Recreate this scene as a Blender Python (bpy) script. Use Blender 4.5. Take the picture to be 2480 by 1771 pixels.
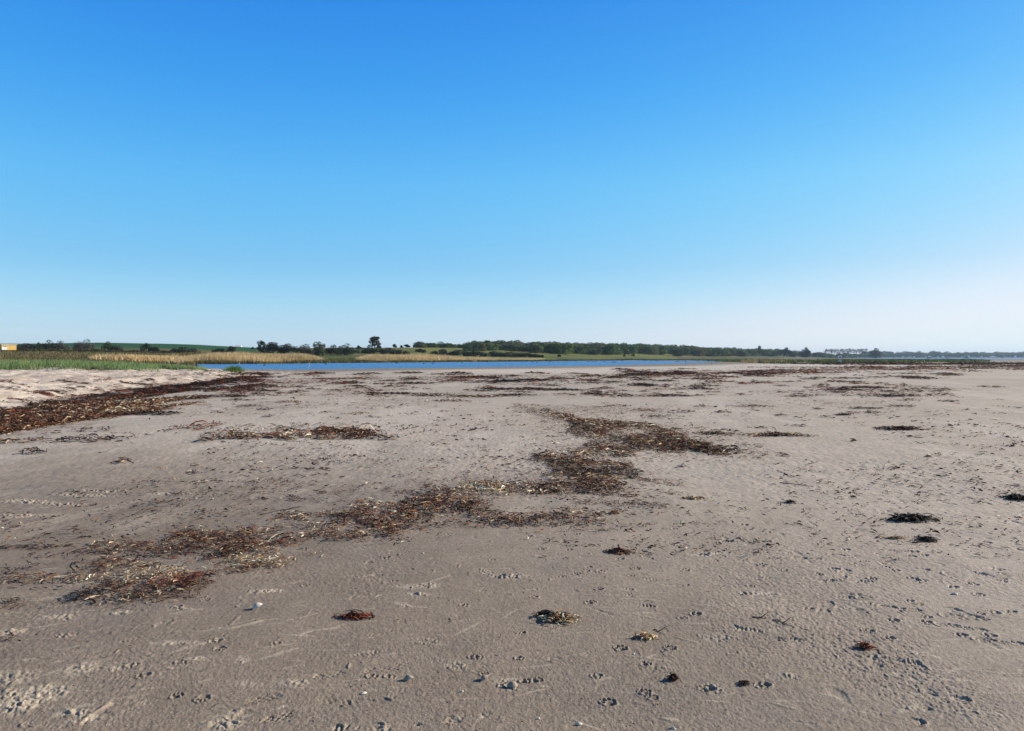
import bpy, math, random
import numpy as np
random.seed(7); rng = np.random.default_rng(11)
R = math.radians
sc = bpy.context.scene
for o in list(bpy.data.objects): bpy.data.objects.remove(o)

# ------------------------------------------------------------------ camera, sky, sun
F = 1866.0; HOR = 865.5; CX = 1240.0; CAMH = 1.6
cam = bpy.data.cameras.new('camera'); co = bpy.data.objects.new('camera', cam)
sc.collection.objects.link(co); sc.camera = co
co.location = (0, 0, CAMH); co.rotation_euler = (R(90), 0, 0)
cam.sensor_fit = 'HORIZONTAL'; cam.sensor_width = 36.0; cam.lens = 36.0*F/2480.0
cam.shift_y = -(885.5-HOR)/2480.0
cam.clip_start = 0.05; cam.clip_end = 30000

SUN_EL, SUN_AZ = 24.0, 74.0            # azimuth clockwise from +Y (view direction)
w = bpy.data.worlds.new('World'); sc.world = w; w.use_nodes = True
wn, wl = w.node_tree.nodes, w.node_tree.links
for n in list(wn): wn.remove(n)
sky = wn.new('ShaderNodeTexSky'); sky.sky_type = 'NISHITA'; sky.sun_disc = False
sky.sun_elevation = R(SUN_EL); sky.sun_rotation = R(SUN_AZ)
sky.altitude = 0; sky.air_density = 1.0; sky.dust_density = 0.6; sky.ozone_density = 4.0
def wnode(t, **k):
    n = wn.new(t)
    for a_, v_ in k.items(): setattr(n, a_, v_)
    return n
sc1 = wnode('ShaderNodeVectorMath', operation='SCALE'); sc1.inputs['Scale'].default_value = .1; wl.new(sky.outputs[0], sc1.inputs[0])
sp1 = wnode('ShaderNodeSeparateXYZ'); wl.new(sc1.outputs[0], sp1.inputs[0]); cb1 = wnode('ShaderNodeCombineXYZ')
for k_, g_ in enumerate((1.25, .60, .30)):      # the clear air of the day: deeper blue than the plain model
    pw = wnode('ShaderNodeMath', operation='POWER'); pw.inputs[1].default_value = g_; wl.new(sp1.outputs[k_], pw.inputs[0]); wl.new(pw.outputs[0], cb1.inputs[k_])
tcw = wnode('ShaderNodeTexCoord'); spz = wnode('ShaderNodeSeparateXYZ'); wl.new(tcw.outputs['Generated'], spz.inputs[0])
rmp = wnode('ShaderNodeValToRGB'); wl.new(spz.outputs[2], rmp.inputs[0])
SKYR = [(.008,(2.35,1.50,1.33)),(.035,(1.95,1.27,1.22)),(.115,(1.53,1.07,1.17)),(.217,(1.40,1.10,1.25)),(.322,(.90,.92,1.22)),(.421,(.66,.76,1.14)),(.55,(.26,.28,.40)),(.8,(.09,.10,.16))]
cr = rmp.color_ramp
while len(cr.elements) < len(SKYR): cr.elements.new(.5)
for e_, (p_, c_) in zip(cr.elements, SKYR): e_.position = p_; e_.color = tuple(v_/2/1.366 for v_ in c_)+(1,)
mu = wnode('ShaderNodeVectorMath', operation='MULTIPLY'); wl.new(cb1.outputs[0], mu.inputs[0]); wl.new(rmp.outputs[0], mu.inputs[1])
sc2 = wnode('ShaderNodeVectorMath', operation='SCALE'); sc2.inputs['Scale'].default_value = 20; wl.new(mu.outputs[0], sc2.inputs[0])
sp2 = wnode('ShaderNodeSeparateXYZ'); wl.new(sc2.outputs[0], sp2.inputs[0]); cb2 = wnode('ShaderNodeCombineXYZ')
for k_, lim in enumerate((6.2, 7.2, 8.0)):       # the bright side near the sun levels off instead of burning out
    def mth(op, a_, b_):
        m_ = wnode('ShaderNodeMath', operation=op)
        for i_, q_ in enumerate((a_, b_)):
            if isinstance(q_, (int, float)): m_.inputs[i_].default_value = q_
            else: wl.new(q_, m_.inputs[i_])
        return m_.outputs[0]
    c_ = sp2.outputs[k_]; d_ = mth('POWER', mth('ADD', mth('POWER', mth('DIVIDE', c_, lim), 7), 1), 1/7); wl.new(mth('DIVIDE', c_, d_), cb2.inputs[k_])
bg = wnode('ShaderNodeBackground'); bg.inputs['Strength'].default_value = .1
wo = wnode('ShaderNodeOutputWorld'); wl.new(cb2.outputs[0], bg.inputs[0]); wl.new(bg.outputs[0], wo.inputs[0])

sl = bpy.data.lights.new('sun', 'SUN'); so = bpy.data.objects.new('sun', sl); sc.collection.objects.link(so)
sl.energy = 5.0; sl.angle = R(0.5); sl.color = (1.0, 0.89, 0.72)
from mathutils import Vector
sd = Vector((math.sin(R(SUN_AZ))*math.cos(R(SUN_EL)), math.cos(R(SUN_AZ))*math.cos(R(SUN_EL)), math.sin(R(SUN_EL))))
so.rotation_euler = (-sd).to_track_quat('-Z', 'Y').to_euler()
sc.view_settings.view_transform = 'Standard'; sc.view_settings.look = 'None'
sc.view_settings.exposure = 0.45; sc.view_settings.gamma = 1.0

# ------------------------------------------------------------------ helpers
def hsh(ix, iy, s):
    h = (ix.astype(np.int64)*374761393 + iy.astype(np.int64)*668265263 + s*2147483647) & 0xffffffff
    h = ((h ^ (h >> 13))*1274126177) & 0xffffffff
    h = ((h ^ (h >> 16))*2246822519) & 0xffffffff
    return ((h ^ (h >> 15)) & 0xffffff)/float(0xffffff)
def noise(x, y, s=0):                  # value noise 0..1
    x = np.asarray(x, dtype=np.float64); y = np.asarray(y, dtype=np.float64)
    ix = np.floor(x); iy = np.floor(y); fx = x-ix; fy = y-iy
    fx = fx*fx*(3-2*fx); fy = fy*fy*(3-2*fy)
    a = hsh(ix, iy, s); b = hsh(ix+1, iy, s); c = hsh(ix, iy+1, s); d = hsh(ix+1, iy+1, s)
    return (a+(b-a)*fx)*(1-fy) + (c+(d-c)*fx)*fy
def rot(x, y, a):
    c, s_ = math.cos(a), math.sin(a); return x*c-y*s_, x*s_+y*c
def fbm(x, y, s=0, n=4, g=0.5):
    t = 0; a = 1; tot = 0
    for k in range(n):
        x2, y2 = rot(x, y, 0.6*k+0.3); t = t + a*noise(x2*2**k+17.3*k, y2*2**k-9.1*k, s+k); tot += a; a *= g
    return t/tot
def sstep(a, b, x):
    t = np.clip((x-a)/(b-a), 0, 1); return t*t*(3-2*t)

def D_of(y, z=0.0): return F*(CAMH-z)/(y-HOR)
def at(u, y, z=0.0):                   # point of the ground seen at pixel (u, y)
    D = D_of(y, z); return ((u-CX)/F*D, D)

# far terrain: stations along the view, (distance, height)
def zy(D, y): return CAMH+(HOR-y)*D/F
ST = [
 (-3000,[(90,.8),(200,1.2),(300,3.5),(600,9),(1300,6)]),
 (-500, [(90,.8),(200,1.2),(300,4),(600,11),(1300,6)]),
 (0,    [(90,.8),(200,1.3),(300,zy(300,848)),(600,zy(600,835.5)),(1300,6)]),
 (240,  [(90,.7),(200,1.0),(300,zy(300,850)),(600,zy(600,833)),(1300,6)]),
 (480,  [(190,.1),(215,.5),(300,zy(300,853)),(600,zy(600,838)),(1300,6)]),
 (620,  [(197,.1),(225,.5),(320,zy(320,854)),(600,zy(600,844)),(1300,5)]),
 (800,  [(226,.1),(260,.4),(360,zy(360,857)),(500,zy(500,844)),(1300,5)]),
 (1000, [(254,.1),(290,.4),(400,zy(400,859)),(470,zy(470,843)),(1300,5)]),
 (1100, [(275,.1),(310,.4),(420,zy(420,862)),(560,zy(560,843)),(1300,5)]),
 (1170, [(288,.1),(330,.4),(430,zy(430,862)),(650,zy(650,845)),(1300,5)]),
 (1300, [(317,.1),(360,.4),(480,zy(480,859)),(750,zy(750,849)),(1500,5)]),
 (1500, [(396,.1),(460,.5),(600,zy(600,861)),(900,zy(900,851)),(1800,5)]),
 (1700, [(385,.1),(500,.4),(800,zy(800,864)),(1100,zy(1100,855)),(2000,5)]),
 (1850, [(400,.1),(600,.3),(1000,zy(1000,865)),(1400,zy(1400,857)),(2500,5)]),
 (2000, [(400,.05),(700,.1),(1300,1.2),(1700,zy(1700,860)),(3000,4)]),
 (2150, [(400,.03),(1000,.03),(2450,1.0),(2800,zy(2800,861.5)),(4000,4)]),
 (2480, [(300,.03),(700,.03),(2600,1.0),(3000,zy(3000,861)),(4500,4)]),
 (6000, [(300,.03),(700,.03),(2600,1.0),(3000,8),(4500,4)])]
SU = np.array([s[0] for s in ST], float)
SD = np.array([[k[0] for k in s[1]] for s in ST], float); SZ = np.array([[k[1] for k in s[1]] for s in ST], float)

def poly_sdf(px, py, P):               # negative inside
    P = np.array(P, float); d = np.full(px.shape, 1e18); ins = np.zeros(px.shape, bool); n = len(P)
    for i in range(n):
        ax, ay = P[i]; bx, by = P[(i+1) % n]; ex, ey = bx-ax, by-ay
        wx, wy = px-ax, py-ay; t = np.clip((wx*ex+wy*ey)/(ex*ex+ey*ey), 0, 1)
        d = np.minimum(d, (wx-ex*t)**2+(wy-ey*t)**2)
        c = ((ay > py) != (by > py)) & (px < ex*(py-ay)/(ey if abs(ey) > 1e-9 else 1e-9)+ax)
        ins ^= c
    d = np.sqrt(d); return np.where(ins, -d, d)
WZ = -0.10
LAG = [at(u, y, WZ) for u, y in [(330,888),(470,896),(560,897.5),(620,897.3),(746,895),(900,893),(1000,892),(1180,889.5),(1300,888),
       (1450,886),(1553,883),(1620,881.5),(1700,879.3),(1745,877),(1790,875.8),(1745,874.6),(1640,873.8),(1500,873.6),(1300,875.5),(1180,876.5),(1000,878),(800,879.5),
       (620,881.2),(480,882.6),(330,884)]]
def uD(u, D): return ((u-CX)/F*D, D)
SEA = [uD(1960,1500),uD(2100,1120),uD(2260,880),uD(2480,760),uD(3200,560),uD(5000,400),uD(5000,2500),uD(2480,2520),uD(2150,2380),uD(2040,1750)]

FOOT = np.array([[-3000,20],[0,1000],[150,966],[300,946],[460,931],[600,915],[700,906],[760,903]])
fu = np.array([-6000,-400,0,150,300,460,600,700,800]); ffoot = np.array([16,18,22,29.7,37,45.6,60,74,95.])
fcrest = np.array([40,42,45,48,54,62,74,84,105.]); fhei = np.array([1.0,1.0,.93,.88,.80,.62,.18,.04,0.])
def terrain(x, y):
    x = np.asarray(x, float); y = np.asarray(y, float)
    r = np.hypot(x, y); th = np.arctan2(x, y)
    tc = np.clip(th, R(-42), R(42)); u = CX+F*np.tan(tc); D = r*np.cos(tc)
    back = 1-sstep(R(65), R(100), np.abs(th))
    # dune
    f0 = np.interp(u, fu, ffoot)+1.5*(fbm(x*.12, y*.12, 3, 3)-.5)*2; f1 = np.interp(u, fu, fcrest); hh = np.interp(u, fu, fhei)
    t = np.clip((D-f0)/(f1-f0), 0, 1)
    z = hh*(1-(1-t)**1.6)*(1+.22*(fbm(x*.2, y*.2, 5, 3)-.5)*sstep(0,.5,t))
    # fade the dune where it is not continued by the meadow
    z = z*np.where(u > 430, 1-sstep(0, 1, (D-f1-6)/25), 1.0)
    # far land
    Dk = [np.interp(u, SU, SD[:, k]) for k in range(5)]; Zk = [np.interp(u, SU, SZ[:, k]) for k in range(5)]
    zf = np.zeros_like(z)
    st0 = Dk[0]*0.9; z0 = np.where(u < 400, z, np.maximum(z, 0))
    t = sstep(0, 1, (D-st0)/(Dk[0]-st0)); zf = z0*(1-t)+Zk[0]*t
    for k in range(1, 5):
        t = np.clip((D-Dk[k-1])/(Dk[k]-Dk[k-1]), 0, 1)
        if k >= 3: t = np.sin(t*math.pi/2) if k == 3 else t*t*(3-2*t)
        zf = np.where(D > Dk[k-1], Zk[k-1]+(Zk[k]-Zk[k-1])*t, zf)
    rough = sstep(250, 400, D)*(fbm(x*.02, y*.02, 9, 3)-.5)*1.2*(u < 2100)
    z = (zf+rough*np.minimum(zf*.3, 1))*back
    # water basins
    near = (r > 60) & (np.abs(th) < R(75))
    if near.any():
        xx, yy = x[near], y[near]; zz = z[near]
        jit = 1.2*(fbm(xx*.05, yy*.05, 21, 3)-.5)*np.minimum(1, yy/120.)
        for P, ww in ((LAG, 9.0), (SEA, 60.0)):
            s = poly_sdf(xx, yy, P)+jit
            a = np.clip(s/ww, 0, 1); zo = WZ+(zz-WZ)*(a**.7)
            zz = np.where(s < 0, np.maximum(WZ+s*.03, -1.0), zo)
        z = z.copy(); z[near] = zz
    return z
def tz(x, y): return float(terrain(np.array([x, y*0+x])[:1], np.array([y]))[0])

def mesh_np(name, V, Q, mats, col=None, smooth=False, parent=None, matidx=None, extra=None):
    me = bpy.data.meshes.new(name); V = np.asarray(V, np.float32); Q = np.asarray(Q, np.int32)
    k = Q.shape[1]
    me.vertices.add(len(V)); me.vertices.foreach_set('co', V.ravel())
    me.loops.add(Q.size); me.loops.foreach_set('vertex_index', Q.ravel())
    me.polygons.add(len(Q)); me.polygons.foreach_set('loop_start', np.arange(0, Q.size, k, dtype=np.int32))
    if matidx is not None: me.polygons.foreach_set('material_index', np.asarray(matidx, np.int32))
    me.update(calc_edges=True)
    me.polygons.foreach_set('use_smooth', np.full(len(Q), smooth))
    if col is not None:
        a = me.attributes.new('col', 'FLOAT_COLOR', 'POINT'); c = np.ones((len(V), 4), np.float32); c[:, :3] = col
        a.data.foreach_set('color', c.ravel())
    for nm, arr in (extra or {}).items():
        a = me.attributes.new(nm, 'FLOAT', 'POINT'); a.data.foreach_set('value', np.asarray(arr, np.float32))
    for m in (mats if isinstance(mats, (list, tuple)) else [mats]): me.materials.append(m)
    o = bpy.data.objects.new(name, me); sc.collection.objects.link(o)
    if parent: o.parent = parent
    return o
def tag(o, label=None, cat=None, group=None, kind=None):
    if label: o['label'] = label
    if cat: o['category'] = cat
    if group: o['group'] = group
    if kind: o['kind'] = kind
    return o
def empty(name, loc, rz=0):
    o = bpy.data.objects.new(name, None); sc.collection.objects.link(o); o.location = loc; o.rotation_euler = (0, 0, rz); o.empty_display_size = .2
    return o

# ------------------------------------------------------------------ materials
def mat_attr(name, rough=.85, spec=.25, transl=0.0, nscale=0, namp=.3, bump=0, bscale=60):
    m = bpy.data.materials.new(name); m.use_nodes = True; N, L = m.node_tree.nodes, m.node_tree.links
    b = N['Principled BSDF']; b.inputs['Roughness'].default_value = rough; b.inputs['Specular IOR Level'].default_value = spec
    a = N.new('ShaderNodeAttribute'); a.attribute_name = 'col'; c = a.outputs['Color']
    g = N.new('ShaderNodeTexCoord')
    if nscale:
        n = N.new('ShaderNodeTexNoise'); n.inputs['Scale'].default_value = nscale; n.inputs['Detail'].default_value = 4
        L.new(g.outputs['Object'], n.inputs['Vector'])
        mr = N.new('ShaderNodeMapRange'); mr.inputs[1].default_value = .25; mr.inputs[2].default_value = .75
        mr.inputs[3].default_value = 1-namp; mr.inputs[4].default_value = 1+namp; L.new(n.outputs[0], mr.inputs[0])
        mx = N.new('ShaderNodeVectorMath'); mx.operation = 'SCALE'; L.new(c, mx.inputs[0]); L.new(mr.outputs[0], mx.inputs['Scale']); c = mx.outputs[0]
    L.new(c, b.inputs['Base Color'])
    if bump:
        n = N.new('ShaderNodeTexNoise'); n.inputs['Scale'].default_value = bscale; n.inputs['Detail'].default_value = 4
        L.new(g.outputs['Object'], n.inputs['Vector'])
        bp = N.new('ShaderNodeBump'); bp.inputs['Distance'].default_value = bump; L.new(n.outputs[0], bp.inputs['Height']); L.new(bp.outputs[0], b.inputs['Normal'])
    if transl:
        t = N.new('ShaderNodeBsdfTranslucent'); L.new(c, t.inputs[0]); mi = N.new('ShaderNodeMixShader'); mi.inputs[0].default_value = transl
        L.new(b.outputs[0], mi.inputs[1]); L.new(t.outputs[0], mi.inputs[2]); L.new(mi.outputs[0], N['Material Output'].inputs[0])
    return m
def mat_flat(name, col, rough=.7, spec=.3, nscale=8, namp=.15):
    m = bpy.data.materials.new(name); m.use_nodes = True; N, L = m.node_tree.nodes, m.node_tree.links
    b = N['Principled BSDF']; b.inputs['Roughness'].default_value = rough; b.inputs['Specular IOR Level'].default_value = spec
    g = N.new('ShaderNodeTexCoord'); n = N.new('ShaderNodeTexNoise'); n.inputs['Scale'].default_value = nscale; n.inputs['Detail'].default_value = 5
    L.new(g.outputs['Object'], n.inputs['Vector'])
    r = N.new('ShaderNodeValToRGB'); L.new(n.outputs[0], r.inputs[0])
    r.color_ramp.elements[0].position = .3; r.color_ramp.elements[1].position = .7
    r.color_ramp.elements[0].color = tuple(c*(1-namp) for c in col)+(1,); r.color_ramp.elements[1].color = tuple(min(1, c*(1+namp)) for c in col)+(1,)
    L.new(r.outputs[0], b.inputs['Base Color'])
    return m
M_weed = mat_attr('dried_seaweed', .75, .3, .08, 25, .3)
M_leaf = mat_attr('foliage', .7, .2, .25)
M_grass = mat_attr('grass_blades', .6, .3, .3)
M_bark = mat_flat('bark', (.06, .05, .04), .9)
M_shell = mat_flat('shell_white', (.66, .60, .52), .45, .4, 60, .12)
M_stone = mat_flat('pebble_tan', (.34, .29, .23), .8, .2, 50, .25)
M_wood = mat_flat('driftwood', (.42, .37, .30), .8, .2, 30, .3)
M_darkwood = mat_flat('weathered_post', (.07, .06, .05), .85, .2, 6, .3)
M_white = mat_flat('white_paint', (.78, .78, .76), .5, .3, 3, .06)
M_yellow = mat_flat('yellow_boards', (.62, .40, .12), .6, .3, 2, .12)
M_dark = mat_flat('dark_hull', (.03, .035, .05), .5, .4, 3, .2)
M_feather = mat_flat('white_feathers', (.75, .75, .73), .8, .1, 12, .05)
M_fdark = mat_flat('dark_feathers', (.025, .025, .03), .8, .1, 12, .2)
M_rock = mat_flat('wet_rock', (.04, .04, .04), .6, .4, 2, .4)
M_roof = mat_flat('grey_roof', (.14, .12, .12), .8, .2, 1, .2)
M_glass = mat_flat('window_glass', (.10, .12, .14), .2, .5, 4, .2)
M_blue = mat_flat('sign_blue', (.02, .10, .35), .5, .3, 4, .05)

# ground
mg = bpy.data.materials.new('beach_ground'); mg.use_nodes = True; N, L = mg.node_tree.nodes, mg.node_tree.links
b = N['Principled BSDF']; b.inputs['Roughness'].default_value = .9; b.inputs['Specular IOR Level'].default_value = .15
a = N.new('ShaderNodeAttribute'); a.attribute_name = 'col'; g = N.new('ShaderNodeTexCoord')
c = a.outputs['Color']
for scl, amp, det in ((3.0, .07, 6), (22, .12, 4), (140, .30, 3), (420, .35, 2)):
    n = N.new('ShaderNodeTexNoise'); n.inputs['Scale'].default_value = scl; n.inputs['Detail'].default_value = det; L.new(g.outputs['Object'], n.inputs['Vector'])
    mr = N.new('ShaderNodeMapRange'); mr.inputs[1].default_value = .3; mr.inputs[2].default_value = .7; mr.inputs[3].default_value = 1-amp; mr.inputs[4].default_value = 1+amp
    L.new(n.outputs[0], mr.inputs[0]); mx = N.new('ShaderNodeVectorMath'); mx.operation = 'SCALE'
    L.new(c, mx.inputs[0]); L.new(mr.outputs[0], mx.inputs['Scale']); c = mx.outputs[0]
# scattered pale shell grit (colour of the grit itself)
v = N.new('ShaderNodeTexVoronoi'); v.inputs['Scale'].default_value = 55; L.new(g.outputs['Object'], v.inputs['Vector'])
th = N.new('ShaderNodeMath'); th.operation = 'LESS_THAN'; th.inputs[1].default_value = .10; L.new(v.outputs['Distance'], th.inputs[0])
sx = N.new('ShaderNodeSeparateColor'); L.new(v.outputs['Color'], sx.inputs[0])
t2 = N.new('ShaderNodeMath'); t2.operation = 'GREATER_THAN'; t2.inputs[1].default_value = .90; L.new(sx.outputs[0], t2.inputs[0])
mm = N.new('ShaderNodeMath'); mm.operation = 'MULTIPLY'; L.new(th.outputs[0], mm.inputs[0]); L.new(t2.outputs[0], mm.inputs[1])
sa = N.new('ShaderNodeAttribute'); sa.attribute_name = 'sand'; m3 = N.new('ShaderNodeMath'); m3.operation = 'MULTIPLY'; L.new(mm.outputs[0], m3.inputs[0]); L.new(sa.outputs['Fac'], m3.inputs[1])
mc = N.new('ShaderNodeMixRGB'); mc.inputs[2].default_value = (.62, .58, .52, 1); L.new(m3.outputs[0], mc.inputs[0]); L.new(c, mc.inputs[1])
L.new(mc.outputs[0], b.inputs['Base Color'])
n = N.new('ShaderNodeTexNoise'); n.inputs['Scale'].default_value = 160; n.inputs['Detail'].default_value = 5; L.new(g.outputs['Object'], n.inputs['Vector'])
bp = N.new('ShaderNodeBump'); bp.inputs['Distance'].default_value = .004; bp.inputs['Strength'].default_value = .8; L.new(n.outputs[0], bp.inputs['Height']); L.new(bp.outputs[0], b.inputs['Normal'])
M_ground = mg

# water
mw = bpy.data.materials.new('calm_water'); mw.use_nodes = True; N, L = mw.node_tree.nodes, mw.node_tree.links
b = N['Principled BSDF']; b.inputs['Base Color'].default_value = (.06, .215, .50, 1); b.inputs['Specular IOR Level'].default_value = .35; b.inputs['Roughness'].default_value = .28; b.inputs['IOR'].default_value = 1.33
g = N.new('ShaderNodeTexCoord'); mp = N.new('ShaderNodeMapping'); mp.inputs['Scale'].default_value = (1, 1, 1); L.new(g.outputs['Object'], mp.inputs[0])
n = N.new('ShaderNodeTexNoise'); n.inputs['Scale'].default_value = .9; n.inputs['Detail'].default_value = 6; n.inputs['Roughness'].default_value = .65; L.new(mp.outputs[0], n.inputs['Vector'])
bp = N.new('ShaderNodeBump'); bp.inputs['Distance'].default_value = .9; bp.inputs['Strength'].default_value = 1; L.new(n.outputs[0], bp.inputs['Height']); L.new(bp.outputs[0], b.inputs['Normal'])
M_water = mw

# ------------------------------------------------------------------ ground sheet
thf = np.linspace(R(-47), R(47), 1700); thc = np.linspace(R(47), R(313), 90)[1:-1]
TH = np.concatenate([thf, thc])
def geo(a, b, s): return a*np.exp(np.arange(0, math.log(b/a), s))
RR = np.concatenate([geo(.4, 2.6, .08), geo(2.6, 12, .0019), geo(12, 60, .004), geo(60, 500, .01), geo(500, 6000, .03), [6000.]])
nr, nt = len(RR), len(TH)
X = RR[:, None]*np.sin(TH)[None, :]; Y = RR[:, None]*np.cos(TH)[None, :]
Z = np.zeros_like(X)
for i in range(0, nr, 200): Z[i:i+200] = terrain(X[i:i+200], Y[i:i+200])
u_col = CX+F*np.tan(np.clip(TH, R(-80), R(80))); 
rr = np.repeat(RR[:, None], nt, 1)
DD = Y; UU = np.where(Y > 0.1, CX+F*X/np.maximum(Y, .1), -9999); YP = np.where(Y > .1, HOR+F*(CAMH-Z)/np.maximum(Y, .1), 5000)

sand = np.ones_like(X)
def C(*c): return np.array(c, np.float64)
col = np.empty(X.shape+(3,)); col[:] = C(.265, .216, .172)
def mix(mask, c, cc=None):
    global col
    col += (np.asarray(c)-col)*np.clip(mask, 0, 1)[..., None]

# broad tone: mottling plus shading put into the colour, paler far off and right
big = fbm(X*.10, Y*.10, 31, 4); mix(sstep(.50, .72, big)*.5, C(.30, .25, .195)); mix(sstep(.5, .25, big)*.5, C(.205, .170, .142))
mid = fbm(X*.55, Y*.5, 41, 5, .62); mix(sstep(.52, .75, mid)*.35, C(.30, .255, .20)); mix(sstep(.48, .25, mid)*.35, C(.18, .165, .155))
lighter = sstep(7, 22, rr); lighter = sstep(4.5, 14, rr+3.5*(fbm(X*.12, Y*.12, 37, 3)-.5)*2+2.3*np.sin(TH)[None, :]*3); mix(lighter*.85, C(.50, .435, .372)); mix(sstep(.5, .75, fbm(X*.22, Y*.16, 38, 4))*lighter*.5, C(.38, .335, .295))  # dry is a distance mask: the near sand's shading is painted as darker colour
# thin wind streaks of dry sand
sx_, sy_ = rot(X, Y, .25)
st = fbm(sx_*3.0, sy_*.6, 51, 4); mix(sstep(.60, .74, st)*.35*sstep(5, 9, rr), C(.46, .40, .33))
st2 = fbm(X*1.1, Y*.22, 57, 5); mix(sstep(.58, .68, st2)*.35*sstep(9, 16, rr), C(.60, .54, .47))

# relief
nearm = rr < 60
def relief():
    fade = 1-sstep(40, 70, rr)
    h = .014*(fbm(X*.8, Y*.6, 61, 3)-.5)*2*fade
    h += .0017*(fbm(X*7, Y*4.5, 63, 3)-.5)*2*fade*(.3+1.2*fbm(X*.5, Y*.5, 64, 2))
    g1 = 1-sstep(8, 14, rr); gm = .5+.9*sstep(.4, .65, fbm(X*.9, Y*.5, 72, 3))
    h += gm*1.5*(.0005*(noise(X*38, Y*24, 65)-.5)*2*g1 + .0013*(noise(X*75+3, Y*48, 66)-.5)*2*(1-sstep(6, 9, rr)) + .0016*(noise(X*130, Y*80, 73)-.5)*2*(1-sstep(4, 6, rr)))
    h += .0060*(fbm(X*18, Y*9, 67, 2)-.5)*2*sstep(6, 12, rr)*fade
    p = noise(X*9, Y*6, 68); q = fbm(X*.6, Y*.35, 69, 3)
    h -= .006*sstep(.86, .95, p)*sstep(.50, .62, q)*fade
    h += .0035*sstep(.88, .96, noise(X*22+5, Y*15, 70))*sstep(.5, .62, fbm(X*.5+9, Y*.4, 71, 3))*fade
    for a_, s_ in ((.9, 1), (-.5, 2)):                     # dried drainage and wind lines
        xr, yr = rot(X, Y, a_); h += .0007*(fbm(xr*12, yr*1.6, 74+s_, 3)-.5)*2*fade*sstep(.45, .6, fbm(X*.3, Y*.3, 77+s_, 2))
    return h
H = relief()
pale = np.zeros_like(X)

def window(cx, cy, rad):
    r0 = math.hypot(cx, cy); t0 = math.atan2(cx, cy)
    i0, i1 = np.searchsorted(RR, [max(.3, r0-rad), r0+rad]); j0, j1 = np.searchsorted(thf, [t0-rad/r0, t0+rad/r0])
    return slice(i0, i1), slice(j0, j1)
def ell(s, t, a, b_): return 1-np.sqrt((s/a)**2+(t/b_)**2)
def shoe(cx, cy, ang, L_=.29, W_=.105, kind=0, depth=.0075, pl=.5):
    I = window(cx, cy, L_*.9); x = X[I]-cx; y = Y[I]-cy
    if x.size == 0: return
    s = x*math.sin(ang)+y*math.cos(ang); t = x*math.cos(ang)-y*math.sin(ang)
    fr = ell(s-.07, t, L_*.30, W_*.5); he = ell(s+.085, t, L_*.20, W_*.38); wa = ell(s+.01, t+.008, L_*.26, W_*.30)
    m = np.maximum(np.maximum(fr, he), wa); inside = sstep(-.02, .14, m)
    rim = np.exp(-((m+.10)/.10)**2)
    if kind == 0: tr = np.sin(s*2*math.pi/.024+2.2*np.cos(t*60))
    elif kind == 1: tr = np.sign(np.sin(s*2*math.pi/.034+t*40))*np.sign(np.sin(t*2*math.pi/.036))
    elif kind == 2: tr = np.sin((s+abs(1)*np.abs(t)*.8)*2*math.pi/.028)
    else: tr = fbm(x*60, y*60, 5, 2)*4-2
    n_ = fbm(x*9+cx, y*9+cy, 8, 2); n2_ = fbm(x*22+cy, y*18+cx, 9, 2); keep = sstep(.40, .62, n_)*sstep(.25, .5, n2_); rim = rim*sstep(.4, .65, n2_)
    H[I] += (-depth*inside*.8 + .0040*tr*inside*(depth/.010+.2) + .007*rim*(.3+n_))*(.15+.85*keep)
    pale[I] = np.maximum(pale[I], pl*(inside*.8+rim*.5)*keep)
def paw(cx, cy, ang, S=.075, depth=.011):
    I = window(cx, cy, S*1.2); x = X[I]-cx; y = Y[I]-cy
    if x.size == 0: return
    s = x*math.sin(ang)+y*math.cos(ang); t = x*math.cos(ang)-y*math.sin(ang)
    m = ell(s+S*.18, t, S*.24, S*.30)
    for a_, b_ in ((.14, -.34), (.36, -.13), (.36, .13), (.14, .34)): m = np.maximum(m, ell(s-S*a_, t-S*b_, S*.17, S*.11))
    H[I] += -depth*sstep(-.1, .45, m) + .005*np.exp(-((m+.35)/.25)**2)
    pale[I] = np.maximum(pale[I], .3*np.exp(-((m+.35)/.25)**2))
def crumble(cx, cy, rx, ry, ang=0, amp=.014, pl=.6, sc_=34):
    I = window(cx, cy, max(rx, ry)*1.3); x = X[I]-cx; y = Y[I]-cy
    if x.size == 0: return
    x2, y2 = rot(x, y, ang)
    m = sstep(0, .7, 1-np.sqrt((x2/rx)**2+(y2/ry)**2)+ (fbm(x*5+cx, y*5, 4, 3)-.5)*1.1)
    H[I] += m*amp*(np.abs(fbm((x+cx)*sc_, (y+cy)*sc_*.7, 6, 3)-.5)*3.2-.25)*(.4+1.2*noise(x*14, y*11, 7)); pale[I] = np.maximum(pale[I], pl*m)
def streak(cx, cy, ln, wd, ang, pl=.6, h=.004):
    I = window(cx, cy, ln); x = X[I]-cx; y = Y[I]-cy
    if x.size == 0: return
    s = x*math.sin(ang)+y*math.cos(ang); t = x*math.cos(ang)-y*math.sin(ang)+.05*ln*np.sin(s/ln*4)
    m = sstep(0, .6, 1-np.sqrt((s/ln*2)**2+(t/wd*2)**2)+(fbm(x*14+cx, y*14, 12, 3)-.5)*.5)
    H[I] += m*h; pale[I] = np.maximum(pale[I], pl*m)

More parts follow.
